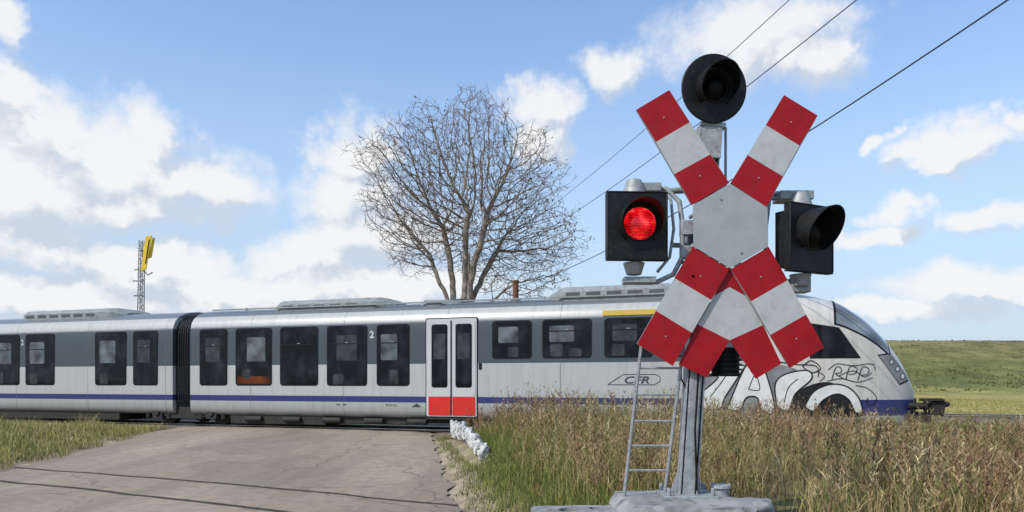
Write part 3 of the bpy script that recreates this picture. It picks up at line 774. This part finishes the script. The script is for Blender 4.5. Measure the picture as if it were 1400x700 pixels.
b.box((1.70,6.22,1.76),(.16,.05,.05),'gal'); b.obj('warning_bell',sig)

# foundation
import bmesh
from mathutils import noise as mn
def rock(name,c,dim,seed,k,sub=3,amp=.18,flat=.0,rz=0):
    bm=bmesh.new(); bmesh.ops.create_cube(bm,size=1); 
    bmesh.ops.subdivide_edges(bm,edges=bm.edges[:],cuts=2**sub-1,use_grid_fill=True)
    for v in bm.verts:
        p=v.co.copy(); rnd=p.normalized()*.62; p=p.lerp(rnd,.45-flat*.2)
        n=mn.noise_vector(p*2.3+Vector((seed*3.1,seed,0)))*amp+mn.noise_vector(p*7+Vector((seed,0,seed)))*amp*.3
        p+=n; v.co=Vector((p.x*dim[0],p.y*dim[1],p.z*dim[2]))
    R=Matrix.Rotation(rz,3,'Z')
    for v in bm.verts: v.co=R@v.co
    me=bpy.data.meshes.new(name); bm.to_mesh(me); bm.free(); me.materials.append(M[k])
    for p in me.polygons: p.use_smooth=True
    me.set_sharp_from_angle(angle=.7)
    o=bpy.data.objects.new(name,me); o.location=c; col.objects.link(o); return o
slab=rock('foundation_slab',(1.40,6.10,.505),(1.05,.90,.26),2,'conc',4,.06,.3); tag(slab,'worn grey concrete foundation slab under the signal post','concrete foundation')
s2=rock('duct_cover',(.56,5.98,.475),(.80,.58,.16),5,'conc',4,.05,.7,.1); tag(s2,'grey concrete cable duct cover with round holes','concrete cover')
for (cx,cy,rr) in((.46,5.98,.085),(.70,6.06,.07)):
    bm=bmesh.new(); bmesh.ops.create_cone(bm,cap_ends=True,segments=24,radius1=rr,radius2=rr,depth=.5)
    me=bpy.data.meshes.new('c'); bm.to_mesh(me); bm.free(); o=bpy.data.objects.new('cutter',me); o.location=(cx,cy,.55); col.objects.link(o)
    md=s2.modifiers.new('b','BOOLEAN'); md.object=o; md.operation='DIFFERENCE'
bpy.context.view_layer.update(); dg=bpy.context.evaluated_depsgraph_get()
me=bpy.data.meshes.new_from_object(s2.evaluated_get(dg)); s2.modifiers.clear(); s2.data=me
for o in [o for o in bpy.data.objects if o.name.startswith('cutter')]: bpy.data.objects.remove(o)
for i,(cx,cy,sz) in enumerate(((1.78,5.98,.22),(2.02,6.15,.26),(1.06,6.28,.18),(2.22,5.9,.18),(.98,5.82,.15),(1.95,5.80,.14))):
    o=rock('concrete_lump',(cx,cy,.535-.07*(i in(3,5))),(sz*1.4,sz,sz*.6),20+i,'conc',3,.14,0,i*1.3); tag(o,'loose lump of broken concrete beside the slab','concrete rubble','broken concrete lumps')
b=MB(); b.cyl((1.76,6.24,.52),(1.76,6.24,.70),.075,.07,'gal',20); b.cyl((1.76,6.24,.70),(1.76,6.24,.725),.09,.085,'gal',20)
b.tube([(1.76,6.24,.66),(1.64,6.2,.66),(1.54,6.16,.70)],.018,'gal',8)
for j in range(6):
    a=j*math.pi/3; b.cyl((1.76+.075*math.cos(a),6.24+.075*math.sin(a),.72),(1.76+.075*math.cos(a),6.24+.075*math.sin(a),.74),.009,.009,'gal',6)
b.obj('cable_gland',sig,bevel=.003)
SROW=[]
for i in range(15):
    f=i/14; yv=18.2-5.4*f; xv=-1.42+.94*f
    sz=random.uniform(.09,.125); SROW.append((xv,yv))
    o=rock('painted_stone',(xv+random.uniform(-.03,.03),yv,float(ground_h(xv,yv))+.13+.12*(1-f)+random.uniform(-.02,.05)),(sz*1.5,sz*2.2,sz*2.2+.10*(1-f)),40+i,'lime',3,.2,0,random.uniform(-.4,.4))
    tag(o,'rough whitewashed stone at the road edge','stone','whitewashed stones along the road edge')

# ------------------------------------------------------------ vegetation
VEG=vcol_mat('grass_blades',.8,.3)
def blades(P,Hh,W,Cc,lean=.25,base_dir=None,tipdark=1.15):
    n=len(P); th=rng.uniform(0,2*np.pi,n)
    if base_dir is None:
        a=rng.uniform(0,2*np.pi,n); l=rng.normal(0,lean,n); up=np.stack([np.cos(a)*l,np.sin(a)*l,np.ones(n)],1)
    else: up=base_dir
    up=up/np.linalg.norm(up,axis=1,keepdims=True)
    sd=np.stack([np.cos(th),np.sin(th),np.zeros(n)],1)
    drp=rng.normal(0,.22,(n,3)); drp[:,2]=-abs(drp[:,2])*.6
    b0=P-sd*W[:,None]/2; b1=P+sd*W[:,None]/2; m=P+up*Hh[:,None]*.55
    m0=m-sd*W[:,None]*.4; m1=m+sd*W[:,None]*.4; tp=P+(up+drp*.8)*Hh[:,None]
    V=np.stack([b0,b1,m0,m1,tp],1).reshape(-1,3)
    i=np.arange(n)[:,None]*5
    F=np.concatenate([i+np.array([[0,1,3]]),i+np.array([[0,3,2]]),i+np.array([[2,3,4]])],0)
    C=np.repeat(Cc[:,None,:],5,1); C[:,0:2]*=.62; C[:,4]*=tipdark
    return V,F,C.reshape(-1,3)
def cat(parts):
    V=[];F=[];C=[];o=0
    for v,f,c in parts: V.append(v);F.append(f+o);C.append(c);o+=len(v)
    return np.concatenate(V),np.concatenate(F),np.concatenate(C)
def pick(pal,n,w=None,j=.25):
    pal=np.array(pal); c=pal[rng.choice(len(pal),n,p=w)]; return c*(1+rng.uniform(-j,j,(n,1)))
def gpos(x,y): return np.stack([x,y,ground_h(x,y)],1)
DRY=[(.46,.36,.19),(.36,.255,.135),(.25,.155,.09),(.58,.48,.28),(.23,.225,.08)]
RUST=[(.28,.165,.09),(.34,.22,.125),(.22,.135,.08),(.42,.31,.18)]
GRN=[(.13,.18,.045),(.19,.23,.06),(.27,.27,.08),(.38,.33,.13),(.085,.12,.03)]
N=200000; x=rng.uniform(-1.2,17,N); y=rng.uniform(5.6,20.5,N); t=tdist(x,y)
ok=(t<-1.1)&(x-xr(y)>1.05+.5*vnoise(x,y,1.5,2))&~((x>-.2)&(x<2.45)&(y>5)&(y<6.75))&(x/y<.78)&(y>np.where(x>2.3,5.7,6.7))
x=x[ok];y=y[ok]
cl=vnoise(x,y,1.1,6)
dens=.12+.88*ss(-.5,.6,cl); keep=rng.random(len(x))<dens; x=x[keep];y=y[keep];cl=cl[keep]
ns=4700; st_i=rng.choice(len(x),ns,replace=False)
sx,sy,sc=x[st_i],y[st_i],cl[st_i]
def tall(x,y): return (.74-.27*ss(2.5,9,x))*(1-.26*ss(8.8,6,y))*(1+.28*vnoise(x,y,.8,11))
H=tall(sx,sy)*rng.uniform(.45,1.34,ns)*(1+.2*sc)
P=gpos(sx,sy); a=rng.uniform(0,2*np.pi,ns); l=rng.normal(0,.22,ns); up=np.stack([np.cos(a)*l,np.sin(a)*l,np.ones(ns)],1)
SC=pick(DRY,ns,[.26,.28,.20,.13,.13]); 
pn=vnoise(sx,sy,.7,21); rm=pn>.15; SC[rm]=pick(RUST,int(rm.sum()))
gcl=pn<-.45; SC[gcl]=pick([(.18,.20,.06),(.24,.25,.085),(.32,.29,.12)],int(gcl.sum()))
parts=[blades(P,H,np.full(ns,.007),SC,base_dir=up)]
upn=up/np.linalg.norm(up,axis=1,keepdims=True)
for kk in range(16):
    head=kk>=8
    f=rng.uniform(.3,1.0,ns) if not head else rng.uniform(.70,1.02,ns)
    BP=P+upn*(H*f*.92)[:,None]
    if head: BP=BP+rng.normal(0,.015,(ns,3))
    a=rng.uniform(0,2*np.pi,ns); dr=np.stack([np.cos(a),np.sin(a),rng.uniform(.5,2.6,ns)],1)
    c=SC*rng.uniform(.65,1.3,(ns,1)); gm=(rng.random(ns)<.24)&(f<.7); c[gm]=pick(GRN,gm.sum())
    ln=rng.uniform(.05,.15,ns)*(1.25-.5*f) if not head else rng.uniform(.025,.07,ns)
    parts.append(blades(BP,ln,rng.uniform(.007,.014,ns) if not head else rng.uniform(.009,.018,ns),c,base_dir=dr))
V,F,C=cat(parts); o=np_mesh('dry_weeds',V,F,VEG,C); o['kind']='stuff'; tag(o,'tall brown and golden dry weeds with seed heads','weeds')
nb=80000; bi=rng.choice(len(x),min(nb,len(x)),replace=False); bx,by=x[bi],y[bi]; nb=len(bx)
Hb=tall(bx,by)*rng.uniform(.2,.98,nb)
pn=vnoise(bx,by,.55,31)
cc=pick(DRY+GRN,nb,[.27,.16,.07,.24,.06,.03,.04,.06,.06,.01])
gm=(pn>.40)|((bx-xr(by)<1.9)&(rng.random(nb)<.6)); cc[gm]=pick(GRN+DRY[3:4],int(gm.sum()),[.17,.24,.22,.22,.03,.12])
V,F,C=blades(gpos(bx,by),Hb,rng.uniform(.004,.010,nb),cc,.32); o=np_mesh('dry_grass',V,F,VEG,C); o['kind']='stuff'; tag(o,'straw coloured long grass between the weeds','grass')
N=60000; x=rng.uniform(-1.9,2.4,N); y=rng.uniform(6.2,19,N); t=tdist(x,y); e=x-xr(y)
ok=(t<-1.2)&(e>.12+.25*vnoise(x,y,2.2,5))&(e<1.9+.4*vnoise(x,y,1.2,1))&~((x>-.15)&(x<2.2)&(y>5)&(y<6.6))&(rng.random(N)<.35+.65*ss(.1,.8,e))
for (a_,b_) in SROW: ok&=((x-a_)**2+((y-b_+.25)*.6)**2>.045)
x=x[ok];y=y[ok];n=len(x)
V,F,C=blades(gpos(x,y),rng.uniform(.07,.24,n)*(.5+.7*ss(.1,1.1,x-xr(y))),rng.uniform(.006,.012,n),pick(GRN,n,[.28,.32,.2,.10,.10]),.4)
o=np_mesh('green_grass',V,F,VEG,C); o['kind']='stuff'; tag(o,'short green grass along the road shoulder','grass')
N=90000; x=rng.uniform(-24,-8.3,N); y=rng.uniform(11,27.5,N); t=tdist(x,y); e=xl(y)-x
ok=(t<-1.0)&(e>.1+.3*vnoise(x,y,1.8,3))&(x/y>-.80)
x=x[ok];y=y[ok];n=len(x); big=ss(.3,.9,vnoise(x,y,.9,8))*ss(.8,2.2,xl(y)-x)
h=rng.uniform(.08,.26,n)*(1+1.5*big)
cc=pick(GRN+DRY[:2]+DRY[3:4],n,[.12,.18,.22,.20,.04,.10,.03,.11])*1.12
V,F,C=blades(gpos(x,y),h,rng.uniform(.009,.018,n),cc,.45)
o=np_mesh('verge_grass',V,F,VEG,C); o['kind']='stuff'; tag(o,'yellow green grass on the verge by the track','grass')
N=40000; x=rng.uniform(9,36,N); y=rng.uniform(14,60,N); t=tdist(x,y)
ok=((t>15)|((t>3.8)&(t<10.2)))&(x/y>.44)&(x/y<.82); x=x[ok];y=y[ok];n=len(x)
V,F,C=blades(gpos(x,y),rng.uniform(.06,.22,n),rng.uniform(.012,.035,n),pick([(.37,.33,.125),(.28,.27,.085),(.41,.37,.17)],n),.5)
o=np_mesh('field_grass',V,F,VEG,C); o['kind']='stuff'; tag(o,'pale dry grass in the field beyond the track','grass')
# rough low scrub on the far bank
nb=650; parts=[]
bx=rng.uniform(30,150,nb); by=rng.uniform(84,124,nb)-.10*bx
for i in range(nb):
    k=16; r=rng.uniform(.4,1.2)*(1.3 if by[i]+.1*bx[i]<98 else .7); th=rng.uniform(0,2*np.pi,k); ph=rng.uniform(0,1,k)
    px=bx[i]+r*2.8*np.sqrt(ph)*np.cos(th); py=by[i]+r*np.sqrt(ph)*np.sin(th)
    d_=by[i]+.1*bx[i]
    pal=[(.085,.10,.035),(.11,.12,.04),(.13,.13,.05)] if d_<100 else [(.15,.14,.055),(.18,.15,.07),(.13,.13,.05)]
    parts.append(blades(np.stack([px,py,ground_h(px,py)-.05],1),rng.uniform(.15,.45,k)*r*.7,rng.uniform(.15,.35,k),pick(pal,k),.8))
V,F,C=cat(parts); o=np_mesh('bank_scrub',V,F,VEG,C); o['kind']='stuff'; tag(o,'low rough olive scrub covering the far bank','scrub')

# ------------------------------------------------------------ tree
def make_tree():
    TX,TY=-2.55,34.
    def ell(n,c,r,p_=2.4):
        p=rng.normal(size=(n,3)); p/=np.linalg.norm(p,axis=1,keepdims=True); p*=rng.uniform(.02,1,(n,1))**(1/p_)
        ang=np.arctan2(p[:,2],p[:,0]); lob=1+.06*np.sin(ang*5+1)+.05*np.sin(ang*9+2)+.04*np.sin(ang*14)
        return p*lob[:,None]*np.array(r)+np.array(c)
    att=np.concatenate([ell(8200,(-2.45,TY,10.6),(4.75,3.2,3.95)),ell(3000,(.3,TY,7.9),(3.0,2.0,2.6)),ell(1700,(-4.2,TY,8.6),(1.8,1.6,2.2))])
    att+=rng.normal(0,.10,att.shape)
    att=att[att[:,2]>5.2]
    nodes=[np.array((TX+.02*i,TY,i*.27)) for i in range(16)]; par=[-1]+list(range(15))
    for dx,dy,zz,st,cnt in((-.30,.1,.26,12,16),(.05,-.12,.27,14,20),(.33,.1,.26,13,17),(-.13,.15,.27,13,19),(.17,-.1,.27,15,19),(.62,0,.16,15,9),(-.6,0,.18,14,9)):
        p=st; pos=nodes[st]+0
        for i in range(cnt):
            pos=pos+np.array((dx*.27*(1+.02*i),dy*.27,zz))+rng.normal(0,.03,3); nodes.append(pos); par.append(p if i==0 else len(nodes)-2)
    step=.20; kill=.24
    nd=np.array(nodes); best=np.full(len(att),1e9); bi=np.zeros(len(att),int)
    cc=np.zeros(len(nd),int)
    for p in par:
        if p>=0: cc[p]+=1
    def upd(new,start):
        d=np.linalg.norm(att[:,None]-new[None],axis=2); j=d.argmin(1); m=d[np.arange(len(att)),j]; u=m<best
        best[u]=m[u]; bi[u]=j[u]+start
    upd(nd,0)
    for it in range(170):
        if len(att)==0: break
        lim=1.3+it*.06
        a=(best<lim)
        if not a.any(): continue
        ids=bi[a]; dirs=att[a]-nd[ids]; dirs/=np.linalg.norm(dirs,axis=1,keepdims=True)+1e-9
        acc=np.zeros((len(nd),3)); np.add.at(acc,ids,dirs); u=np.unique(ids); u=u[cc[u]<4]
        if len(u)==0: break
        v=acc[u]; v/=np.linalg.norm(v,axis=1,keepdims=True)+1e-9
        pd=nd[u]-nd[np.maximum(np.array(par)[u],0)]; pd/=np.linalg.norm(pd,axis=1,keepdims=True)+1e-9
        v=v+.40*pd+rng.normal(0,.17,(len(u),3)); v[:,2]+=.14
        v/=np.linalg.norm(v,axis=1,keepdims=True)+1e-9
        new=nd[u]+v*step; start=len(nd); nd=np.concatenate([nd,new]); par+=list(u); cc[u]+=1; cc=np.concatenate([cc,np.zeros(len(u),int)])
        upd(new,start); keep=(best>kill)&(cc[bi]<4); att=att[keep];best=best[keep];bi=bi[keep]
        if len(nd)>26000: break
    n=len(nd); par=np.array(par); ch=[[] for _ in range(n)]
    for i in range(1,n): ch[par[i]].append(i)
    rad=np.zeros(n); e=2.26
    for i in range(n-1,-1,-1):
        rad[i]=.009 if not ch[i] else sum(rad[c]**e for c in ch[i])**(1/e)
    rad[:3]*=np.array([1.35,1.2,1.08])
    def tubes(segs,name,matl):
        V=[];F=[];k=0
        for p,qq,r0,r1 in segs:
            d=qq-p; L=np.linalg.norm(d)
            if L<1e-5: continue
            d/=L; a=np.cross(d,(0,1,0) if abs(d[1])<.9 else (1,0,0)); a/=np.linalg.norm(a); b_=np.cross(d,a)
            m=9 if r0>.09 else (5 if r0>.03 else 3); ang=np.arange(m)*2*math.pi/m
            ring=np.cos(ang)[:,None]*a+np.sin(ang)[:,None]*b_
            V.append(p+ring*r0); V.append(qq+d*r1*.3+ring*r1)
            for j in range(m): F.append((k+j,k+(j+1)%m,k+m+(j+1)%m,k+m+j))
            k+=2*m
        return np_mesh(name,np.concatenate(V),F,matl,None,True)
    trunk=[];fine=[]
    for i in range(1,n):
        s=(nd[par[i]],nd[i],min(rad[par[i]],rad[i]*1.35),rad[i])
        (trunk if rad[i]>.028 else fine).append(s)
    leafp=[]
    for i in range(17,n):
        if rad[i]>.02: continue
        k=3 if not ch[i] else (1 if random.random()<.35 else 0)
        dd=nd[i]-nd[par[i]]; dd/=np.linalg.norm(dd)+1e-9
        for _ in range(k):
            d=dd+rng.normal(0,.5,3); d[2]+=.18; d/=np.linalg.norm(d); L=rng.uniform(.16,.42)
            mid=nd[i]+d*L*.5+rng.normal(0,.02,3); end=mid+(d+rng.normal(0,.25,3))*L*.5
            fine.append((nd[i],mid,.008,.006)); fine.append((mid,end,.006,.004))
            side=ss(-2.5,1.5,nd[i][0])*ss(14.5,9,nd[i][2])
            if random.random()<.04+.26*side: leafp.append(end)
    e=empty('bare_tree',(TX,TY,0),0,'large nearly bare branching tree standing behind the train','tree')
    a=tubes(trunk,'trunk',M['bark']); attach(a,e); c=tubes(fine,'branches',M['twig']); attach(c,e)
    lp=np.array(leafp); lp=np.repeat(lp,2,0)+rng.normal(0,.08,(len(lp)*2,3)); m=len(lp)
    dr=rng.normal(size=(m,3)); V,F,C=blades(lp,rng.uniform(.08,.15,m),rng.uniform(.04,.08,m),pick([(.14,.14,.045),(.18,.14,.05),(.11,.14,.04),(.12,.07,.035)],m),base_dir=dr)
    l=np_mesh('crown',V,F,VEG,C); attach(l,e); l['label']='sparse yellow brown leaves'
make_tree()

# ------------------------------------------------------------ distant lattice mast with yellow panel
ms=empty('signal_mast',(-20,40,0),0,'thin grey lattice mast with narrow yellow panel on top','mast')
b=MB()
for sx in(-.14,.14):
    for sy in(-.14,.14): b.cyl((-20.15+sx,40+sy,0),(-20.02+sx*.7,40+sy*.7,9.2),.035,.03,'gal',6)
for i in range(26):
    z=i*.35; c=-20.15+.13*z/9.2; w=.14-.04*z/9.2; s=1 if i%2 else -1
    b.cyl((c-w*s,39.86,z),(c+w*s,39.86,z+.35),.02,.02,'gal',4); b.cyl((c-w*s,40.14,z),(c+w*s,40.14,z+.35),.02,.02,'gal',4); b.box((c,39.86,z),(.3,.03,.03),'gal')
for zz,l in((6.2,.5),(7.0,.6),(7.6,.45)): b.box((-20.15,39.9,zz),(l,.04,.05),'dark')
b.obj('mast_frame',ms,smooth=0)
b=MB(); b.prism([(-19.92,7.5),(-19.66,7.6),(-19.36,9.42),(-19.68,9.36)],39.7,39.78,'mastyellow'); b.prism([(-19.60,8.2),(-19.40,8.25),(-19.22,9.30),(-19.34,9.34)],39.8,39.84,'mastyellow'); b.prism([(-19.70,7.9),(-19.64,7.9),(-19.44,9.2),(-19.50,9.2)],39.69,39.70,'rubber')
b.tube([(-19.8,39.8,7.55),(-19.6,39.8,7.3),(-19.35,39.8,7.45)],.03,'dark',6); b.tube([(-20.0,39.85,8.6),(-19.5,39.8,8.7)],.03,'dark',6); b.obj('yellow_panel',ms)

# ------------------------------------------------------------ overhead lines
def wire(a,b_,S,r):
    b=MB(); a=Vector(a);c=Vector(b_)
    pts=[]
    for i in range(41):
        t=i/40; p=a.lerp(c,t); p.z-=4*S*t*(1-t); pts.append(p)
    b.tube(pts,r,'wire',6); o=b.obj('overhead_wire'); tag(o,'thin dark overhead cable sagging between poles','cable','overhead wires'); return o
wire((7.1,8,6.91),(-2.55,45,7.0),1.2,.013); wire((5.55,8,7.2),(-2.67,45,8.7),.82,.009); wire((4.75,8,7.35),(-2.8,45,9.2),.73,.007)
def pole(x,y,h,lab,span):
    e=empty('utility_pole',(x,y,0),0,lab,'utility pole')
    b=MB(); b.cyl((x,y,-.2),(x,y,h),.14,.10,'wood',14); b.obj('pole_shaft',e)
    b=MB(); b.box((x,y,h-.35),(span,.09,.11),'wood')
    for i in(-1,0,1): b.cyl((x+i*span*.46,y,h-.3),(x+i*span*.46,y,h-.12),.03,.04,'gal',8)
    b.obj('crossarm',e,bevel=.01)
pole(-2.65,45.2,9.3,'wooden utility pole standing behind the bare tree',1.0)
pole(5.95,8.1,7.6,'wooden utility pole on the verge carrying cables',2.5)

# ------------------------------------------------------------ light, sky, camera
az=math.atan2(-.80,-.60); el=math.radians(44)
sdir=Vector((math.sin(az)*math.cos(el),math.cos(az)*math.cos(el),math.sin(el)))
sun=bpy.data.lights.new('sun','SUN'); sun.energy=4.0; sun.angle=math.radians(.5); sun.color=(1,.92,.79)
so=bpy.data.objects.new('sun',sun); so.rotation_euler=sdir.to_track_quat('Z','Y').to_euler(); so.location=(0,0,30); col.objects.link(so)

w=bpy.data.worlds.new('World'); scene.world=w; w.use_nodes=True; N=w.node_tree.nodes; L=w.node_tree.links
bg=N['Background']; bg.inputs['Strength'].default_value=.1
try:
    w.cycles.sampling_method='MANUAL'; w.cycles.sample_map_resolution=512
except Exception as ex: print(ex)
sky=N.new('ShaderNodeTexSky'); sky.sky_type='NISHITA'; sky.sun_disc=False; sky.sun_elevation=el; sky.sun_rotation=az%(2*math.pi); sky.air_density=1.0; sky.dust_density=.6; sky.ozone_density=1.2
blobs=[
 (110,215,150,66),(215,185,46,46),(50,170,85,46),(0,120,46,46),(255,250,100,34),(30,265,140,70),(180,275,130,30),
 (5,22,34,22),(60,335,130,24),(190,365,150,32),(310,395,120,28),(90,405,230,34),
 (480,205,44,40),(520,195,30,30),(490,262,70,38),(520,320,80,46),(440,355,90,36),(480,395,200,32),(745,155,40,26),(735,195,30,20),
 (840,90,50,22),(1035,50,112,46),(1095,80,72,32),(1150,72,25,12),
 (1318,195,62,26),(1290,212,60,14),(1212,197,26,9),(1222,275,40,13),(1345,292,62,18),(1205,312,62,12),(1392,155,45,13),(1330,385,130,22),(1230,425,120,14)]
gp=bpy.data.node_groups.new('cloud_density','ShaderNodeTree')
gp.interface.new_socket('P',in_out='INPUT',socket_type='NodeSocketVector')
gp.interface.new_socket('D',in_out='OUTPUT',socket_type='NodeSocketFloat'); gp.interface.new_socket('D2',in_out='OUTPUT',socket_type='NodeSocketFloat')
GN=gp.nodes;GL=gp.links; gi=GN.new('NodeGroupInput'); go=GN.new('NodeGroupOutput')
def vm(op,a,b=None,c=None,out=0):
    n=GN.new('ShaderNodeVectorMath'); n.operation=op
    for i,v in enumerate((a,b,c)):
        if v is None: continue
        if isinstance(v,tuple): n.inputs[i].default_value=v
        else: GL.new(v,n.inputs[i])
    return n.outputs[out]
def mm(op,a,b=None):
    n=GN.new('ShaderNodeMath'); n.operation=op
    for i,v in enumerate((a,b)):
        if v is None: continue
        if isinstance(v,(int,float)): n.inputs[i].default_value=v
        else: GL.new(v,n.inputs[i])
    return n.outputs[0]
def gnoise(src,sc,det,rough=.55,out='Fac'):
    n=GN.new('ShaderNodeTexNoise'); n.inputs['Scale'].default_value=sc; n.inputs['Detail'].default_value=det; n.inputs['Roughness'].default_value=rough
    GL.new(src,n.inputs['Vector']); return n.outputs[out]
P0=gi.outputs[0]
wp=vm('MULTIPLY_ADD',vm('SUBTRACT',gnoise(P0,10,4,.62,'Color'),(.5,.5,.5)),(.17,.095,0),P0)
OFF=(-.016,.030,0)
wp2=vm('ADD',wp,OFF); P2=vm('ADD',P0,OFF)
res=[]
for src in (wp,wp2):
    cur=None
    for (bx,by,brx,bry) in blobs:
        u=(bx-700)/1011; a=math.atan(u); e=math.atan((521-by)/1011*math.cos(a)); k=math.cos(a)
        rx_=brx/1011*k*k*1.3; ry_=bry/1011*k*1.35
        n=vm('LENGTH',vm('MULTIPLY_ADD',src,(1/rx_,1/ry_,0),(-a/rx_,-e/ry_,0)),out=1)
        cur=n if cur is None else mm('MINIMUM',cur,n)
    res.append(mm('SUBTRACT',1.,cur))
sx=GN.new('ShaderNodeSeparateXYZ'); GL.new(P0,sx.inputs[0])
gen=mm('MULTIPLY',mm('SUBTRACT',gnoise(P0,2.2,2),.56),4.); gen=mm('ADD',gen,mm('MINIMUM',0.,mm('MULTIPLY',mm('SUBTRACT',mm('ABSOLUTE',sx.outputs[0]),.80),10.)))
gen=mm('MINIMUM',gen,.8)
d1=mm('ADD',mm('MAXIMUM',mm('MAXIMUM',res[0],gen),-.7),mm('MULTIPLY',mm('SUBTRACT',gnoise(P0,18,7,.66),.5),1.15))
d2=mm('ADD',mm('MAXIMUM',mm('MAXIMUM',res[1],gen),-.7),mm('MULTIPLY',mm('SUBTRACT',gnoise(P2,18,4,.66),.5),1.15))
GL.new(d1,go.inputs[0]); GL.new(d2,go.inputs[1])
tc=N.new('ShaderNodeTexCoord'); sp=N.new('ShaderNodeSeparateXYZ'); L.new(tc.outputs['Generated'],sp.inputs[0])
def wm(op,a,b=None):
    n=N.new('ShaderNodeMath'); n.operation=op
    for i,v in enumerate((a,b)):
        if v is None: continue
        if isinstance(v,(int,float)): n.inputs[i].default_value=v
        else: L.new(v,n.inputs[i])
    return n.outputs[0]
azn=wm('ARCTAN2',sp.outputs['X'],sp.outputs['Y']); eln=wm('ARCSINE',sp.outputs['Z'])
cb=N.new('ShaderNodeCombineXYZ'); L.new(azn,cb.inputs[0]); L.new(eln,cb.inputs[1])
g1=N.new('ShaderNodeGroup'); g1.node_tree=gp; L.new(cb.outputs[0],g1.inputs[0])
def mr(v,a,b,c,d,smooth=True):
    n=N.new('ShaderNodeMapRange'); n.interpolation_type='SMOOTHSTEP' if smooth else 'LINEAR'
    L.new(v,n.inputs['Value'])
    for k_,x_ in zip(('From Min','From Max','To Min','To Max'),(a,b,c,d)): n.inputs[k_].default_value=x_
    return n.outputs[0]
alpha=mr(g1.outputs[0],-.28,.58,0,.95)
lit=mr(wm('SUBTRACT',g1.outputs[0],g1.outputs[1]),-.38,.20,0,1)
def mixc(f,a,b,mode='MIX'):
    n=N.new('ShaderNodeMixRGB'); n.blend_type=mode
    if isinstance(f,float): n.inputs[0].default_value=f
    else: L.new(f,n.inputs[0])
    for i,v in((1,a),(2,b)):
        if isinstance(v,tuple): n.inputs[i].default_value=(*v,1)
        else: L.new(v,n.inputs[i])
    return n.outputs[0]
ccol=mixc(lit,(6.1,6.8,7.8),(9.2,9.25,9.3))
sk=mixc(1.0,sky.outputs[0],(1.95,2.15,2.35),'MULTIPLY')
haze=mr(eln,-.02,.50,.95,.08)
skyc=mixc(haze,sk,(5.3,6.5,8.0))
fin=mixc(alpha,skyc,ccol)
L.new(fin,bg.inputs['Color'])

cam=bpy.data.cameras.new('camera'); cam.lens=26; cam.sensor_width=36; cam.shift_y=171/1400; cam.clip_end=6000; cam.clip_start=.05
co=bpy.data.objects.new('camera',cam); co.location=(0,0,CAMZ); co.rotation_euler=(math.pi/2,0,0); col.objects.link(co); scene.camera=co
scene.view_settings.view_transform='Standard'; scene.view_settings.look='None'; scene.view_settings.exposure=0
for o in bpy.data.objects:
    if 'localframe' in o: del o['localframe']
